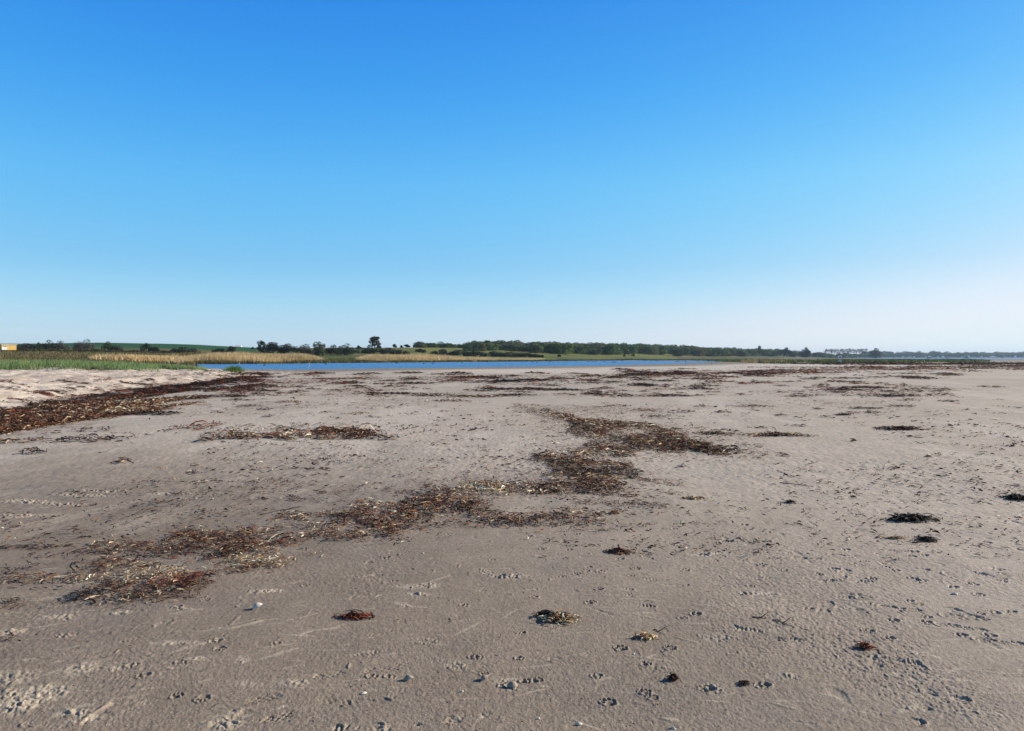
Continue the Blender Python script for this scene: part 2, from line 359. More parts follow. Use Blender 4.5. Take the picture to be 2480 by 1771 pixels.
# prints seen in the photograph: (u, y, heading, kind)
for u, y, a_, k in [(347,1549,75,0),(510,1565,65,3),(610,1700,70,1),(640,1745,60,1),(880,1585,70,0),(940,1620,60,1),(775,1640,75,1),(1140,1740,80,3),(860,1764,85,0),(960,1768,80,3),
    (960,1380,88,2),(1045,1290,80,0),(1290,1420,70,2),(1110,1458,75,0),(1500,1397,85,2),(1560,1405,85,0),(1610,1281,80,0),(1540,1305,80,2),(1250,1300,80,0),
    (1890,1550,-75,2),(2170,1603,-70,0),(2280,1690,-65,3),(2165,1745,-70,3),(2330,1520,-70,1),(2340,1495,-75,1),(2420,1555,-70,1),(2180,1475,-75,1),(1960,1353,-75,3),(2050,1345,-80,1),
    (2090,1407,-75,0),(2260,1380,-75,1),(2010,1405,-70,1),(1720,1345,-75,3),(1780,1310,-80,0),(1840,1400,-75,0),(1960,1275,-80,0),(2150,1272,-80,2),(2400,1390,-70,0),(2350,1290,-80,1),
    (1990,1405,-75,3),(1620,1420,80,3),(1790,1525,-60,0),(400,1620,70,3),(180,1540,70,3),(930,1530,60,2)]:
    x, y_ = at(u, y); shoe(x, y_, R(a_+random.uniform(-8, 8)), kind=k, L_=random.uniform(.19, .26), W_=random.uniform(.085, .105), pl=random.uniform(.25, .6))
for k in range(60):
    u = random.uniform(1350, 2900); y = random.uniform(1180, 1500); x, y_ = at(u, y); shoe(x, y_, random.uniform(-2, 2), kind=random.randint(0, 3), depth=random.uniform(.002, .007), pl=random.uniform(0, .4))
for k in range(55):
    u = random.uniform(-300, 1500); y = random.uniform(1080, 1760); x, y_ = at(u, y); shoe(x, y_, random.uniform(-2, 2), kind=random.randint(0, 3), depth=random.uniform(.001, .004), pl=random.uniform(.0, .3))
for u, y in [(1563,1675),(1475,1700),(1715,1668),(1505,1570),(1625,1570),(1430,1460),(2165,1505),(2105,1530),(2155,1548),(2245,1508),(1540,1378),(1420,1385),(1660,1383),(2170,1380),(1850,1660),
             (1960,1475),(1860,1310),(1625,1318),(1905,1220),(1995,1232),(2330,1540),(2400,1540),(2450,1480),(2310,1420),(2210,1345),(2050,1330),(2240,1343)]:
    x, y_ = at(u, y); paw(x, y_, random.uniform(-2.2, -.8) if u > 1700 else random.uniform(-.5, .5), S=random.uniform(.07, .085))
for k in range(120):
    u = random.gauss(2050, 420); y = random.uniform(1130, 1560)
    if u < 1250 or (y > 1500 and random.random() < .7): continue
    x, y_ = at(u, y); paw(x, y_, random.uniform(-3, 3), S=random.uniform(.05, .085), depth=random.uniform(.006, .016))
for k in range(90):
    u = random.uniform(-200, 1700); y = random.uniform(1120, 1700); x, y_ = at(u, y); paw(x, y_, random.uniform(-3, 3), S=random.uniform(.05, .08), depth=random.uniform(.003, .009))
for u, y, rx, ry, am in [(70,1690,.22,.20,.022),(20,1640,.2,.12,.016),(200,1620,.12,.1,.016),(25,1530,.10,.07,.022),(140,1495,.14,.07,.018),(290,1485,.10,.05,.018),(150,1540,.06,.035,.03),
    (180,1728,.10,.05,.022),(210,1745,.09,.06,.02),(440,1475,.10,.05,.024),(650,1432,.16,.06,.024),(430,1560,.20,.05,.012),(280,1622,.06,.04,.02),(540,1755,.14,.08,.014),(720,1655,.12,.06,.014),
    (60,1215,.45,.12,.028),(190,1200,.5,.10,.03),(150,1222,.3,.1,.03),(40,1250,.3,.12,.022),(230,1190,.35,.08,.03),(410,1195,.3,.1,.02),(1320,1660,.03,.02,.02),
    (1010,1420,.25,.10,.015),(1220,1395,.20,.08,.02),(1720,1340,.2,.12,.02),(1010,1440,.12,.05,.02),(480,1600,.10,.05,.01),(1850,1440,.2,.1,.012),(1240,1663,.035,.025,.05)]:
    x, y_ = at(u, y); crumble(x, y_, rx, ry, random.uniform(-.2, .2), am*(.62 if y > 1450 else .8), random.uniform(.45, .75))
for u, y, ln, wd, a_, p_ in [(480,1565,.28,.05,60,.7),(430,1580,.2,.03,60,.5),(640,1505,.25,.015,75,.6),(720,1500,.3,.012,75,.5),(110,1450,.3,.08,70,.4),(700,1620,.2,.03,70,.4),(540,1740,.35,.06,50,.4),
    (1550,1455,.35,.04,-70,.7),(1450,1443,.3,.03,-75,.4),(1780,1470,.4,.03,-70,.6),(1700,1470,.3,.03,-75,.5),(2210,1715,.14,.05,60,.6),(2180,1725,.10,.05,70,.6),(1560,1595,.25,.03,60,.5),
    (2050,1475,.3,.03,-75,.6),(1900,1455,.3,.03,-75,.5),(1270,1430,.2,.03,80,.6),(745,1112,.5,.10,85,.8),(1100,1125,.4,.1,88,.7),(900,1182,.4,.06,85,.8),(850,1225,.3,.05,80,.8),
    (2120,1300,.3,.04,-80,.6),(2200,1310,.3,.03,-80,.6),(1660,1290,.5,.02,-80,.5),(700,1000,1.2,.2,70,.5),(1000,1010,1.5,.15,80,.5),(300,1165,.5,.07,80,.6),(600,1190,.5,.08,80,.6)]:
    x, y_ = at(u, y); streak(x, y_, ln, wd, R(a_), p_)
for k in range(1100):
    u = random.uniform(-200, 2700); y = random.choice((random.uniform(1000, 1250), random.uniform(960, 1700))); x, y_ = at(u, y)
    D = y_; streak(x, y_, random.uniform(.06, .26)*(1+D/12), random.uniform(.006, .026)*(1+D/14), R(random.gauss(80 if u < 1400 else -78, 16)), random.uniform(.1, .7), .002)
for k in range(70):
    u = random.uniform(-50, 2550); y = random.uniform(1330, 1760); x, y_ = at(u, y)
    streak(x, y_, random.uniform(.10, .38), random.uniform(.015, .05), R(random.gauss(62 if u < 1300 else -62, 18)), random.uniform(.3, .8), random.uniform(-.004, .004))
for k in range(26):
    u = random.uniform(-50, 2550); y = random.uniform(1300, 1760); x, y_ = at(u, y)
    crumble(x, y_, random.uniform(.05, .16), random.uniform(.03, .09), random.uniform(-1, 1), random.uniform(.004, .010), random.uniform(.2, .6), 45)
# raised sand crest, lower left
x0, y0 = at(160, 1765); x1, y1 = at(268, 1708)
I = window((x0+x1)/2, (y0+y1)/2, .4); ex, ey = x1-x0, y1-y0; ll = math.hypot(ex, ey)
s = ((X[I]-x0)*ex+(Y[I]-y0)*ey)/ll; t = ((X[I]-x0)*ey-(Y[I]-y0)*ex)/ll
m = sstep(-.02, .05, s)*(1-sstep(ll-.01, ll+.012, s)); H[I] += m*(.004+.016*np.clip(s/ll, 0, 1)**4)*np.exp(-(t/.008)**2); pale[I] = np.maximum(pale[I], m*.25*np.exp(-(t/.010)**2))

# dune sand is pale and dry; hummocks of blown sand
f0 = np.interp(UU, fu, ffoot); hh = np.interp(UU, fu, fhei); f1 = np.interp(UU, fu, fcrest)
fj = 2.5*(fbm(X*.15, Y*.15, 81, 3)-.5)
dune = sstep(-1.0, 1.2, DD+fj-f0-1.0)*sstep(0, .06, hh)*(Y > 0)*(1-sstep(110, 140, DD))
mix(dune*.92*(.75+.3*fbm(X*.5, Y*.4, 88, 4)), C(.58, .50, .43)); mix(dune*sstep(.52,.66,fbm(X*1.4,Y*.45,89,5,.65))*.45, C(.24,.17,.13))
sp = sstep(62, 75, DD+fj*3)*(1-sstep(98, 125, DD+fj*3))*(UU > 560)*(UU < 2100)*sstep(.35, .6, fbm(X*.05, Y*.08, 83, 3)); mix(sp*.6, C(.62, .56, .50))
far_p = sstep(90, 120, DD)*(1-sstep(170, 230, DD))*(UU > 1450)*(UU < 2200); mix(far_p*.6, C(.60, .55, .50))
H += dune*(.36*(fbm(X*.5, Y*.35, 85, 4)-.5)+.15*(fbm(X*2.2, Y*1.4, 86, 3)-.5))*sstep(0, 3, DD-f0)
# wet flat by the lagoon
lag = np.full_like(X, 999.); mk = (Y > 60) & (Y < 700); lag[mk] = poly_sdf(X[mk], Y[mk], LAG)
wet = (1-sstep(15, 26, lag))*(Y < 330)*(lag < 900)*(DD < np.interp(UU, SU, SD[:, 0])*.97); mix(wet*.95, C(.25, .205, .16)); mix(((1-sstep(1, 2.5, lag))*(lag < 50))*.9, C(.10, .09, .08))
# trampled pale marks
pale = np.clip(pale, 0, 1); mix(pale*.85*(1-lighter), C(.50, .43, .34)); mix(pale*.7*lighter, C(.64, .58, .50))

# vegetation on the far land
Dk = [np.interp(UU, SU, SD[:, k]) for k in range(5)]
fn = fbm(X*.05, Y*.05, 91, 4); fn2 = fbm(X*.3, Y*.1, 93, 3)
land = sstep(-3, 3, DD-np.where(UU < 400, 60, Dk[0]))*(Y > 0)*(DD > 55)
gcol = np.empty_like(col); gcol[:] = C(.085, .105, .025); 
gcol += (C(.16, .13, .04)-gcol)*sstep(.4, .62, fn)[..., None]
lf = (UU < 620); brown = lf*(1-sstep(270, 330, DD)); gcol += (C(.13, .085, .028)-gcol)*(brown*.75*sstep(.35,.55,fn2))[..., None]
fieldm = lf*sstep(330, 360, DD)*sstep(-200,100,UU); gcol += (C(.012, .085, .022)-gcol)*(fieldm*.9)[..., None]
mead = (UU > 900)*(UU < 1850)*sstep(.3, .5, fn); gcol += (C(.17, .19, .035)-gcol)*(mead*.6)[..., None]
col += (gcol-col)*(land*(UU < 1700+150*(fn-.5)))[..., None]
marsh = (UU >= 1640)*sstep(-3, 12, DD-np.interp(UU, [1640, 1700, 1850, 2100, 2300, 2420], [420, 330, 190, 205, 230, 400]))*(Y > 0)
marsh *= (1-sstep(2300, 2480, UU+60*(fn-.5))*(DD < 2000))
mcol = np.empty_like(col); mcol[:] = C(.075, .095, .03); mcol += (C(.17, .135, .06)-mcol)*sstep(.45, .6, fbm(X*.03, Y*.01, 95, 3))[..., None]
col += (mcol-col)*marsh[..., None]
flat = (UU > 1900)*sstep(560, 700, DD)*(1-sstep(1100, 1500, DD))*(DD < 2300); mix(flat*.6, C(.16, .16, .13))
farl = sstep(2300, 2450, DD); mix(farl, C(.06, .08, .03))
mix((UU > 2200)*sstep(230, 300, DD)*(1-sstep(650, 700, DD))*.8, C(.22, .20, .18))
sand = np.clip(1-land-marsh, 0, 1)*(Y < 400)
Zb = Z.copy(); Z = Z+H*(lag > 3)

# heights of the finished sand under anything set on it
def gz(x, y):
    x = np.atleast_1d(np.asarray(x, float)); y = np.atleast_1d(np.asarray(y, float))
    r = np.hypot(x, y); t = np.arctan2(x, y)
    i = np.clip(np.searchsorted(RR, r), 1, nr-1); i = np.where(abs(RR[i-1]-r) < abs(RR[i]-r), i-1, i)
    j = np.clip(np.round((t-thf[0])/(thf[1]-thf[0])).astype(int), 0, len(thf)-1)
    z = Z[i, j]; out = np.abs(t) > R(47)
    if out.any(): z = np.where(out, 0, z)
    return z

# ------------------------------------------------------------------ ribbons (weed, grass, reeds)
def ribbons(P, yaw, L_, W_, arch, lift, curl, colr, K=4, taper=.3, roll=None):
    n = len(P); P = np.asarray(P); t = np.linspace(0, 1, K+1)
    x = np.zeros((n, K+1)); y = np.zeros((n, K+1)); a = yaw[:, None]+curl[:, None]*(t[None, :]-.5)
    dx = np.cos(a)*L_[:, None]/K; dy = np.sin(a)*L_[:, None]/K
    x[:, 1:] = np.cumsum(dx[:, :-1], 1); y[:, 1:] = np.cumsum(dy[:, :-1], 1)
    x -= x.mean(1, keepdims=True); y -= y.mean(1, keepdims=True)
    z = arch[:, None]*np.sin(t*math.pi)[None, :]+lift[:, None]*t[None, :]
    wv = W_[:, None]*.5*(1-(1-taper)*np.abs(2*t-1)**2)[None, :]
    ro = np.zeros(n) if roll is None else roll
    nx = -np.sin(a)*np.cos(ro)[:, None]; ny = np.cos(a)*np.cos(ro)[:, None]; nz = np.sin(ro)[:, None]
    cx = P[:, 0:1]+x; cy = P[:, 1:2]+y; cz = P[:, 2:3]+z
    A = np.stack([cx-nx*wv, cy-ny*wv, cz-nz*wv], -1); B = np.stack([cx+nx*wv, cy+ny*wv, cz+nz*wv], -1)
    V = np.stack([A, B], 2).reshape(-1, 3)
    base = (np.arange(n)*(K+1)*2)[:, None]+(np.arange(K)*2)[None, :]; base = base.ravel()
    Q = np.stack([base, base+1, base+3, base+2], 1)
    c = np.repeat(colr, (K+1)*2, 0)
    return V, Q, c
def blades(P, h, lean, leand, W_, colr, K=3, curve=1.0):     # upright blades
    n = len(P); P = np.asarray(P); t = np.linspace(0, 1, K+1)
    off = lean[:, None]*(t[None, :]**(1+curve)); z = h[:, None]*t[None, :]*(1-.25*(lean/np.maximum(h, .01))[:, None]*t[None, :])
    f = rng.uniform(0, math.pi, n)
    cx = P[:, 0:1]+np.cos(leand)[:, None]*off; cy = P[:, 1:2]+np.sin(leand)[:, None]*off; cz = P[:, 2:3]+z
    wv = W_[:, None]*.5*(1-.85*t**2)[None, :]; nx = np.cos(f)[:, None]; ny = np.sin(f)[:, None]
    A = np.stack([cx-nx*wv, cy-ny*wv, cz], -1); B = np.stack([cx+nx*wv, cy+ny*wv, cz], -1)
    V = np.stack([A, B], 2).reshape(-1, 3)
    base = ((np.arange(n)*(K+1)*2)[:, None]+(np.arange(K)*2)[None, :]).ravel()
    return V, np.stack([base, base+1, base+3, base+2], 1), np.repeat(colr, (K+1)*2, 0)
class Acc:
    def __init__(s): s.V = []; s.Q = []; s.C = []; s.n = 0
    def add(s, V, Q, c): s.V.append(V); s.Q.append(Q+s.n); s.C.append(c); s.n += len(V)
    def build(s, name, mat, parent=None): return mesh_np(name, np.concatenate(s.V), np.concatenate(s.Q), mat, np.concatenate(s.C), parent=parent)
PAL = {'rust': [(.13,.045,.022),(.08,.028,.016),(.20,.09,.042),(.03,.014,.010),(.46,.34,.20),(.012,.008,.007),(.05,.02,.012)],
       'mix':  [(.10,.040,.020),(.04,.020,.013),(.55,.43,.28),(.27,.12,.065),(.014,.010,.009),(.62,.52,.38),(.14,.05,.02),(.20,.09,.035),(.03,.018,.012)],
       'straw':[(.62,.50,.33),(.48,.34,.18),(.66,.57,.43),(.18,.09,.04),(.05,.025,.014),(.35,.18,.07)],
       'black':[(.008,.007,.007),(.018,.012,.010),(.04,.02,.014),(.012,.012,.011)],
       'dark': [(.035,.018,.014),(.07,.030,.020),(.015,.010,.009),(.10,.05,.03),(.02,.013,.011)],
       'red':  [(.20,.045,.022),(.10,.025,.014),(.28,.08,.035),(.03,.012,.009),(.06,.02,.012)]}
def pick(pal, n, p=None):
    a = np.array(PAL[pal]); a = np.where(a > .04, np.minimum(a*1.3, .72), a); c = a[rng.integers(0, len(a), n)]; return c*rng.uniform(.7, 1.25, (n, 1))
def weed(acc, x, y, pal, L0, W0, hump, yaw0=None, ysp=1.0, lg=.12):
    n = len(x)
    if n == 0: return
    L_ = L0*np.where(rng.uniform(0, 1, n) < lg, rng.uniform(1.4, 2.6, n), rng.uniform(.25, 1.2, n)); W_ = W0*rng.uniform(.5, 1.4, n)
    yaw = rng.uniform(0, math.pi, n) if yaw0 is None else rng.normal(yaw0, ysp, n)
    z = gz(x, y)+hump*rng.uniform(0, 1, n)+.003+W_*.15
    lift = L_*rng.normal(0, .10, n); arch = np.abs(L_*rng.normal(0, .12, n))
    z = z+np.maximum(0, -lift)*.6
    V, Q, c = ribbons(np.stack([x, y, z], 1), yaw, L_, W_, arch, lift, rng.normal(0, 1.3 if lg else .5, n), pick(pal, n), K=3, roll=rng.normal(0, .5, n))
    acc.add(V, Q, c)

stain = np.zeros_like(X)
# patch: capsule in photo pixels, laid on the sand; strands sampled evenly over its real area
def patch(acc, u0, y0, u1, y1, hw, dens, pal, L0, W0, hump=.03, thr=.42, cs=None, st_=.8, edge=.5):
    x0, Y0 = at(u0, y0); x1, Y1 = at(u1, y1); D = (Y0+Y1)/2
    hwd = hw*D*D/(F*CAMH)              # half depth in metres
    hwx = max(hwd*.5, hw*1.5*D/F)
    ln = math.hypot(x1-x0, Y1-Y0); area = (abs(x1-x0)+2*hwx)*2*hwd
    n = int(area*dens*2.2)
    t = rng.uniform(-hwx/max(ln, .01)*.8, 1+hwx/max(ln, .01)*.8, n); tt = np.clip(t, 0, 1)
    v = rng.uniform(-1, 1, n)
    x = x0+(x1-x0)*t+rng.normal(0, .06*hwx, n); y = Y0+(Y1-Y0)*t+v*hwd*1.1
    over = np.abs(t-tt)*max(ln, .01)/hwx
    e = 1-np.sqrt(v**2+over**2)
    cs = cs or 1.6/max(.25, hwd)
    nn = fbm(x*cs+3, y*cs*.9, 101, 4); nn = nn+.30*(fbm(x*cs*3.5, y*cs*4.5, 107, 3)-.5)
    keep = e*edge+(nn-thr)*2.2+.10 > rng.uniform(0, .55, n)
    x, y, e = x[keep], y[keep], np.clip(e[keep], 0, 1)
    n2 = len(x)
    m = rng.uniform(0, 1, n2) < .5
    hp = hump*np.minimum(1, e*2.0)
    weed(acc, x[m], y[m], pal, L0, W0, hp[m], lg=(.03 if D < 9 else .07) if D < 20 else 0); weed(acc, x[~m], y[~m], pal, L0*.6, W0*.8, hp[~m]*.6, lg=.05 if D < 20 else 0)
    # stain of crumbled weed in the sand
    rad = max(ln/2+hwx, hwd)*1.2
    I = window((x0+x1)/2, (Y0+Y1)/2, rad) if rad < .9*D else (slice(0, nr), slice(0, len(thf)))
    xs, ys = X[I], Y[I]
    if xs.size:
        ex, ey = x1-x0, Y1-Y0; q = (ex*ex+ey*ey) or 1
        tq = np.clip(((xs-x0)*ex+(ys-Y0)*ey)/q, 0, 1)
        dxx = (xs-x0-ex*tq)/hwx; dyy = (ys-Y0-ey*tq)/hwd
        e2 = 1-np.sqrt(dxx**2+dyy**2)
        k2 = sstep(.05, .75, e2*edge+(fbm(xs*cs+3, ys*cs*.9, 101, 4)-thr)*2.2)*(e2 > -.1)*sstep(.38, .58, fbm(xs*14/(1+D*.1), ys*9/(1+D*.1), 103, 3))
        stain[I] = np.maximum(stain[I], k2*st_)

# 1. the zigzag tide line across the middle
A1 = Acc()
for p in [ (1330,1000,1400,1020,9,220,'mix',.16,.014,.03), (1390,1018,1440,1040,14,260,'mix',.16,.014,.04), (1440,1030,1560,1040,16,260,'mix',.15,.013,.05),
  (1450,1052,1600,1062,20,320,'mix',.15,.012,.06), (1560,1075,1690,1085,13,360,'rust',.15,.012,.07), (1440,1085,1720,1093,7,380,'mix',.15,.012,.06), (1690,1090,1770,1092,5,420,'black',.16,.012,.06),
  (1420,1100,1530,1092,12,360,'mix',.14,.012,.05), (1330,1112,1440,1118,13,420,'mix',.13,.011,.06), (1390,1135,1490,1140,20,460,'rust',.13,.010,.07), (1310,1110,1400,1125,6,380,'rust',.14,.01,.05),
  (1400,1148,1530,1153,9,500,'black',.13,.010,.05), (1350,1160,1480,1165,14,460,'mix',.13,.010,.06), (1430,1180,1500,1185,16,560,'rust',.12,.010,.07), (1330,1185,1430,1183,10,480,'mix',.12,.010,.05),
  (1180,1180,1340,1183,11,560,'mix',.12,.0095,.05), (1130,1180,1220,1190,10,600,'straw',.12,.0095,.05), (1040,1195,1120,1215,18,700,'mix',.11,.009,.06), (1000,1225,1150,1228,16,760,'mix',.11,.009,.07),
  (870,1232,990,1245,16,760,'mix',.10,.009,.06),(850,1255,1010,1262,18,800,'rust',.10,.009,.06), (880,1275,960,1290,14,800,'mix',.10,.009,.05), (1150,1252,1250,1262,11,720,'rust',.11,.009,.06), (1230,1265,1440,1260,12,700,'mix',.11,.009,.07),
  (680,1253,850,1250,8,500,'rust',.10,.008,.02), (700,1268,800,1285,14,560,'mix',.10,.008,.03), (760,1300,870,1305,9,620,'rust',.10,.008,.04), (600,1290,720,1310,12,420,'mix',.10,.008,.03),
  (440,1300,620,1300,14,620,'rust',.10,.008,.04), (420,1315,640,1335,20,620,'mix',.095,.008,.05), (230,1325,430,1335,14,520,'rust',.09,.0075,.03), (520,1345,600,1330,10,560,'rust',.09,.008,.04),
  (560,1360,690,1365,10,820,'straw',.09,.0075,.04), (240,1365,380,1385,16,560,'mix',.09,.0075,.03), (300,1395,420,1400,18,720,'straw',.09,.0075,.06), (240,1435,470,1430,18,950,'rust',.085,.0075,.07),
  (190,1448,280,1432,9,900,'black',.085,.007,.06), (250,1455,400,1452,9,900,'straw',.085,.007,.05), (380,1420,480,1405,14,900,'red',.085,.0075,.05), (400,1410,620,1375,9,700,'rust',.09,.0075,.03),
  (0,1330,160,1325,6,420,'dark',.09,.007,.01), (10,1385,60,1378,9,700,'black',.09,.007,.04), (20,1400,240,1400,10,420,'straw',.09,.007,.02), (0,1462,40,1458,6,800,'black',.08,.007,.03),(0,1474,60,1466,6,700,'rust',.08,.007,.02),
  (0,1545,40,1548,6,800,'dark',.07,.006,.02)]:
    u0,y0,u1,y1,hw,dens,pal,L0,W0,hp = p; patch(A1, u0,y0,u1,y1,hw,dens*.82*(2.1 if y0 > 1290 else 1),('mix' if (pal == 'straw' and (u0*7+y0) % 3) else ('rust' if pal == 'mix' and y0 % 2 else pal)),L0*(.85 if y0 > 1290 else 1),W0*(.95 if y0 > 1290 else 1.3),hp*1.2,thr=.435 if y0 < 1240 else .385,st_=.4,edge=.42); patch(A1, u0-20,y0,u1+20,y1,hw*2.1,dens*.045,pal,L0*.7,W0*1.2,.01,thr=.36,st_=.12,edge=.3)
for p in [(600,1335,780,1300,10,150,'mix'),(450,1430,580,1368,9,160,'rust'),(200,1380,420,1330,22,110,'mix'),(60,1400,260,1440,16,90,'mix'),(1120,1192,1340,1190,9,150,'mix'),(1000,1215,1200,1255,12,90,'mix'),(1340,1130,1420,1170,12,160,'mix'),
  (880,1265,1200,1268,10,110,'rust'),(1250,985,1340,1010,8,70,'mix'),(1500,1060,1600,1085,8,150,'mix'),(130,1300,460,1290,18,40,'dark')]:
    u0,y0,u1,y1,hw,dens,pal = p; patch(A1, u0,y0,u1,y1,hw,dens,pal,.10,.013,.03,thr=.40,st_=.25,edge=.35)
# looser bits around it
for p in [(940,1185,1040,1198,6,260,'dark'),(700,1208,770,1215,5,300,'dark'),(820,1195,860,1190,4,260,'red'),(640,1190,900,1195,25,30,'dark'),(1550,1160,1660,1175,6,300,'mix'),(1400,1215,1480,1218,6,280,'mix'),
  (1470,1222,1610,1228,5,420,'dark'),(1360,1235,1430,1240,6,300,'mix'),(1000,1170,1300,1150,10,26,'dark'),(250,1235,600,1240,30,36,'dark'),(0,1300,300,1290,30,24,'rust'),(100,1350,350,1345,30,60,'dark'),
  (650,1330,800,1335,12,60,'mix'),(1000,1270,1500,1275,16,30,'dark'),(1300,990,1560,1000,12,60,'rust'),(1560,1040,1640,1045,5,180,'straw'),(1600,1192,1660,1200,4,200,'dark')]:
    u0,y0,u1,y1,hw,dens,pal = p; patch(A1, u0,y0,u1,y1,hw,dens,pal,.10,.009,.015,thr=.40,st_=.25)
# 2. the rust coloured band at the foot of the dune
A2 = Acc()
for p in [(-250,1040,0,1030,42,190,'rust'),(0,1030,150,1005,28,190,'rust'),(20,1045,120,1030,18,170,'rust'),(140,985,300,965,14,160,'rust'),(150,1010,330,985,15,130,'mix'),(180,985,420,968,9,150,'mix'),(240,1005,420,985,10,150,'mix'),(60,1010,260,990,12,180,'rust'),(290,962,450,948,5,110,'dark'),(300,985,460,968,8,110,'rust'),
  (450,965,600,958,5,90,'dark'),(330,1003,410,1003,3,160,'black'),(440,945,620,938,3,70,'dark'),(-200,1075,100,1068,5,120,'rust'),(160,1068,300,1065,5,130,'dark'),(190,1045,260,1043,3,120,'dark'),
  (500,1068,640,1058,5,120,'dark'),(430,1038,520,1032,4,110,'red'),(520,1058,700,1060,7,90,'mix'),(690,1052,860,1056,9,170,'mix'),(780,1048,880,1054,10,240,'rust'),(880,1060,960,1066,4,140,'dark'),(500,1045,700,1040,10,50,'mix'),(60,1098,110,1100,3,200,'dark'),(280,1120,330,1122,2,200,'rust'),(1520,960,1560,960,3,1,'dark')]:
    u0,y0,u1,y1,hw,dens,pal = p; patch(A2, u0,y0,u1,y1,hw,dens*1.15,pal,.19,.024,.07,thr=.38 if dens > 120 and y0 < 1046 else .50, st_=.75)
# 3. streaks on the flat further out
A3 = Acc()
def far_streak(u, y, wpx, pal='dark', hpx=1.2, k=1.0):
    x, D = at(u, y); z_ = tz(x, D); D = D_of(y, z_); x = (u-CX)/F*D
    rx = wpx/2*D/F; ry = min(max(.12, hpx*D*D/(F*CAMH)), rx*1.2)
    L0 = max(.14, .0058*D); n = int(max(8, k*4.2*rx*ry/(L0*L0*.16)*.5)); n = min(n, 900)
    px = x+rng.normal(0, .45, n)*rx; py = D+rng.normal(0, .45, n)*ry
    e = np.exp(-((px-x)/rx)**2*2)
    weed(A3, px, py, pal, L0, L0*.13, np.clip((.02+.0011*D)*e, 0, .09), yaw0=0 if D > 30 else None, ysp=.5, lg=0)
for u, y, w_ in [(645,993,40),(725,1055,40),(790,1000,36),(870,1003,60),(900,1012,36),(1075,998,30),(945,990,30),(845,930,70),(905,958,40),(960,955,150),(1050,958,130),(1160,962,160),(1250,958,100),(1090,972,110),(1200,944,90),
    (1300,945,160),(1370,946,120),(1440,950,60),(1150,915,120),(1210,925,110),(1290,922,130),(1440,923,50),(1110,905,80),(1000,930,110),(1000,920,60),(1240,912,60),(1560,935,120),(1500,915,80),(1640,905,140),
    (1700,944,90),(1820,985,130),(1750,1000,60),(1890,1007,50),(1980,992,30),(2000,1012,40),(2090,990,120),(2110,1000,60),(2060,1001,50),(2300,973,50),(2200,970,60),(2170,985,50),(2400,938,60),
    (1750,1045,70),(1840,1037,50),(1930,1032,60),(2200,985,40),(1640,1042,60),(2070,1070,20),(1835,1082,24),(1905,1106,34),(2245,1108,20),(2210,1060,40),(2090,940,180),(2160,960,160),(2040,945,120),
    (1620,960,120),(1500,985,90),(1560,995,80),(1660,1000,70),(1700,985,50),(650,1010,40),(530,1000,30),(600,985,60),(700,975,90),(580,970,80),(1590,1010,60),(2270,1105,18),(2380,1100,16),(2395,1085,12),(1650,1130,20)]:
    far_streak(u, y, w_, random.choice(('dark', 'dark', 'black', 'mix')), 2.2 if w_ > 90 else 1.6)
for k in range(300):                   # broad field of broken streaks
    u = random.uniform(520, 2300); y = random.uniform(904, 962)
    far_streak(u, y, random.uniform(20, 90), random.choice(('dark', 'dark', 'mix', 'red')), random.uniform(.5, 1.3), .8)
for k in range(170):                   # band at the edge of the pale flat, right
    u = random.uniform(1500, 2520); yc = np.interp(u, [1500, 1700, 1900, 2100, 2520], [902, 906, 903, 892, 886]); y = random.gauss(yc, 4.5)
    far_streak(u, max(y, 879), random.uniform(20, 90), random.choice(('dark', 'mix', 'red', 'dark')), random.uniform(.25, .6), .6)
for p in [(800,925,1180,915,9,4,'dark'),(820,955,1250,958,6,6,'dark'),(1150,915,1500,912,6,4,'mix'),(1400,950,1700,935,12,4,'mix'),(1250,930,1500,925,8,4,'dark'),(560,925,820,920,8,5,'red'),(600,945,900,945,9,5,'red'),(1650,990,2150,985,20,7,'dark'),(1950,960,2250,940,12,5,'red'),
   (650,985,1000,975,14,9,'dark'),(1600,905,2000,900,6,2.0,'red'),(1950,893,2450,890,4,1.2,'red'),(0,925,450,915,14,5,'dark'),(100,950,400,925,10,7,'red'),(300,1000,700,990,14,10,'dark')]:
    u0,y0,u1,y1,hw,dens,pal = p; D_ = D_of((y0+y1)/2); patch(A3, u0,y0,u1,y1,hw,dens,pal,.006*D_,.00045*D_,.02,thr=.46,st_=.30)
for k in range(36):
    u = random.uniform(1950, 2520); far_streak(u, random.uniform(880, 884)+(2300-u)*.002, random.uniform(60, 200), 'dark', .3, .8)
for k in range(900):                   # on the dune slope
    u = random.uniform(-100, 640); y = random.uniform(903, 985) if u < 150 else random.uniform(903, 950)
    far_streak(u, y, random.uniform(6, 55), random.choice(('dark', 'red', 'dark', 'black')), random.uniform(.4, 1.1), 1.0)
for u, y, w_ in [(90,948,110),(160,945,60),(200,938,70),(330,932,90),(440,930,80),(0,925,40),(40,915,40),(110,910,50),(180,918,60),(50,950,60),(250,929,50),(480,921,60),(290,962,60)]:
    far_streak(u, y, w_, random.choice(('red', 'black')), 3.0, 4)
for k in range(3200):                  # single scraps over the whole beach
    u = random.uniform(-150, 2600); y = random.choice((random.uniform(1000, 1350), random.uniform(960, 1200))); x, D = at(u, y)
    if float(fbm(np.array([x*.35]), np.array([D*.25]), 401, 3)[0]) < random.uniform(.42, .60): continue
    n = random.randint(1, 6); weed(A3, x+rng.normal(0, .05+.002*D, n), D+rng.normal(0, .06+.002*D, n), random.choice(('dark', 'black', 'dark', 'mix')), .03+.0042*D, .007+.0011*D, .01, lg=0)

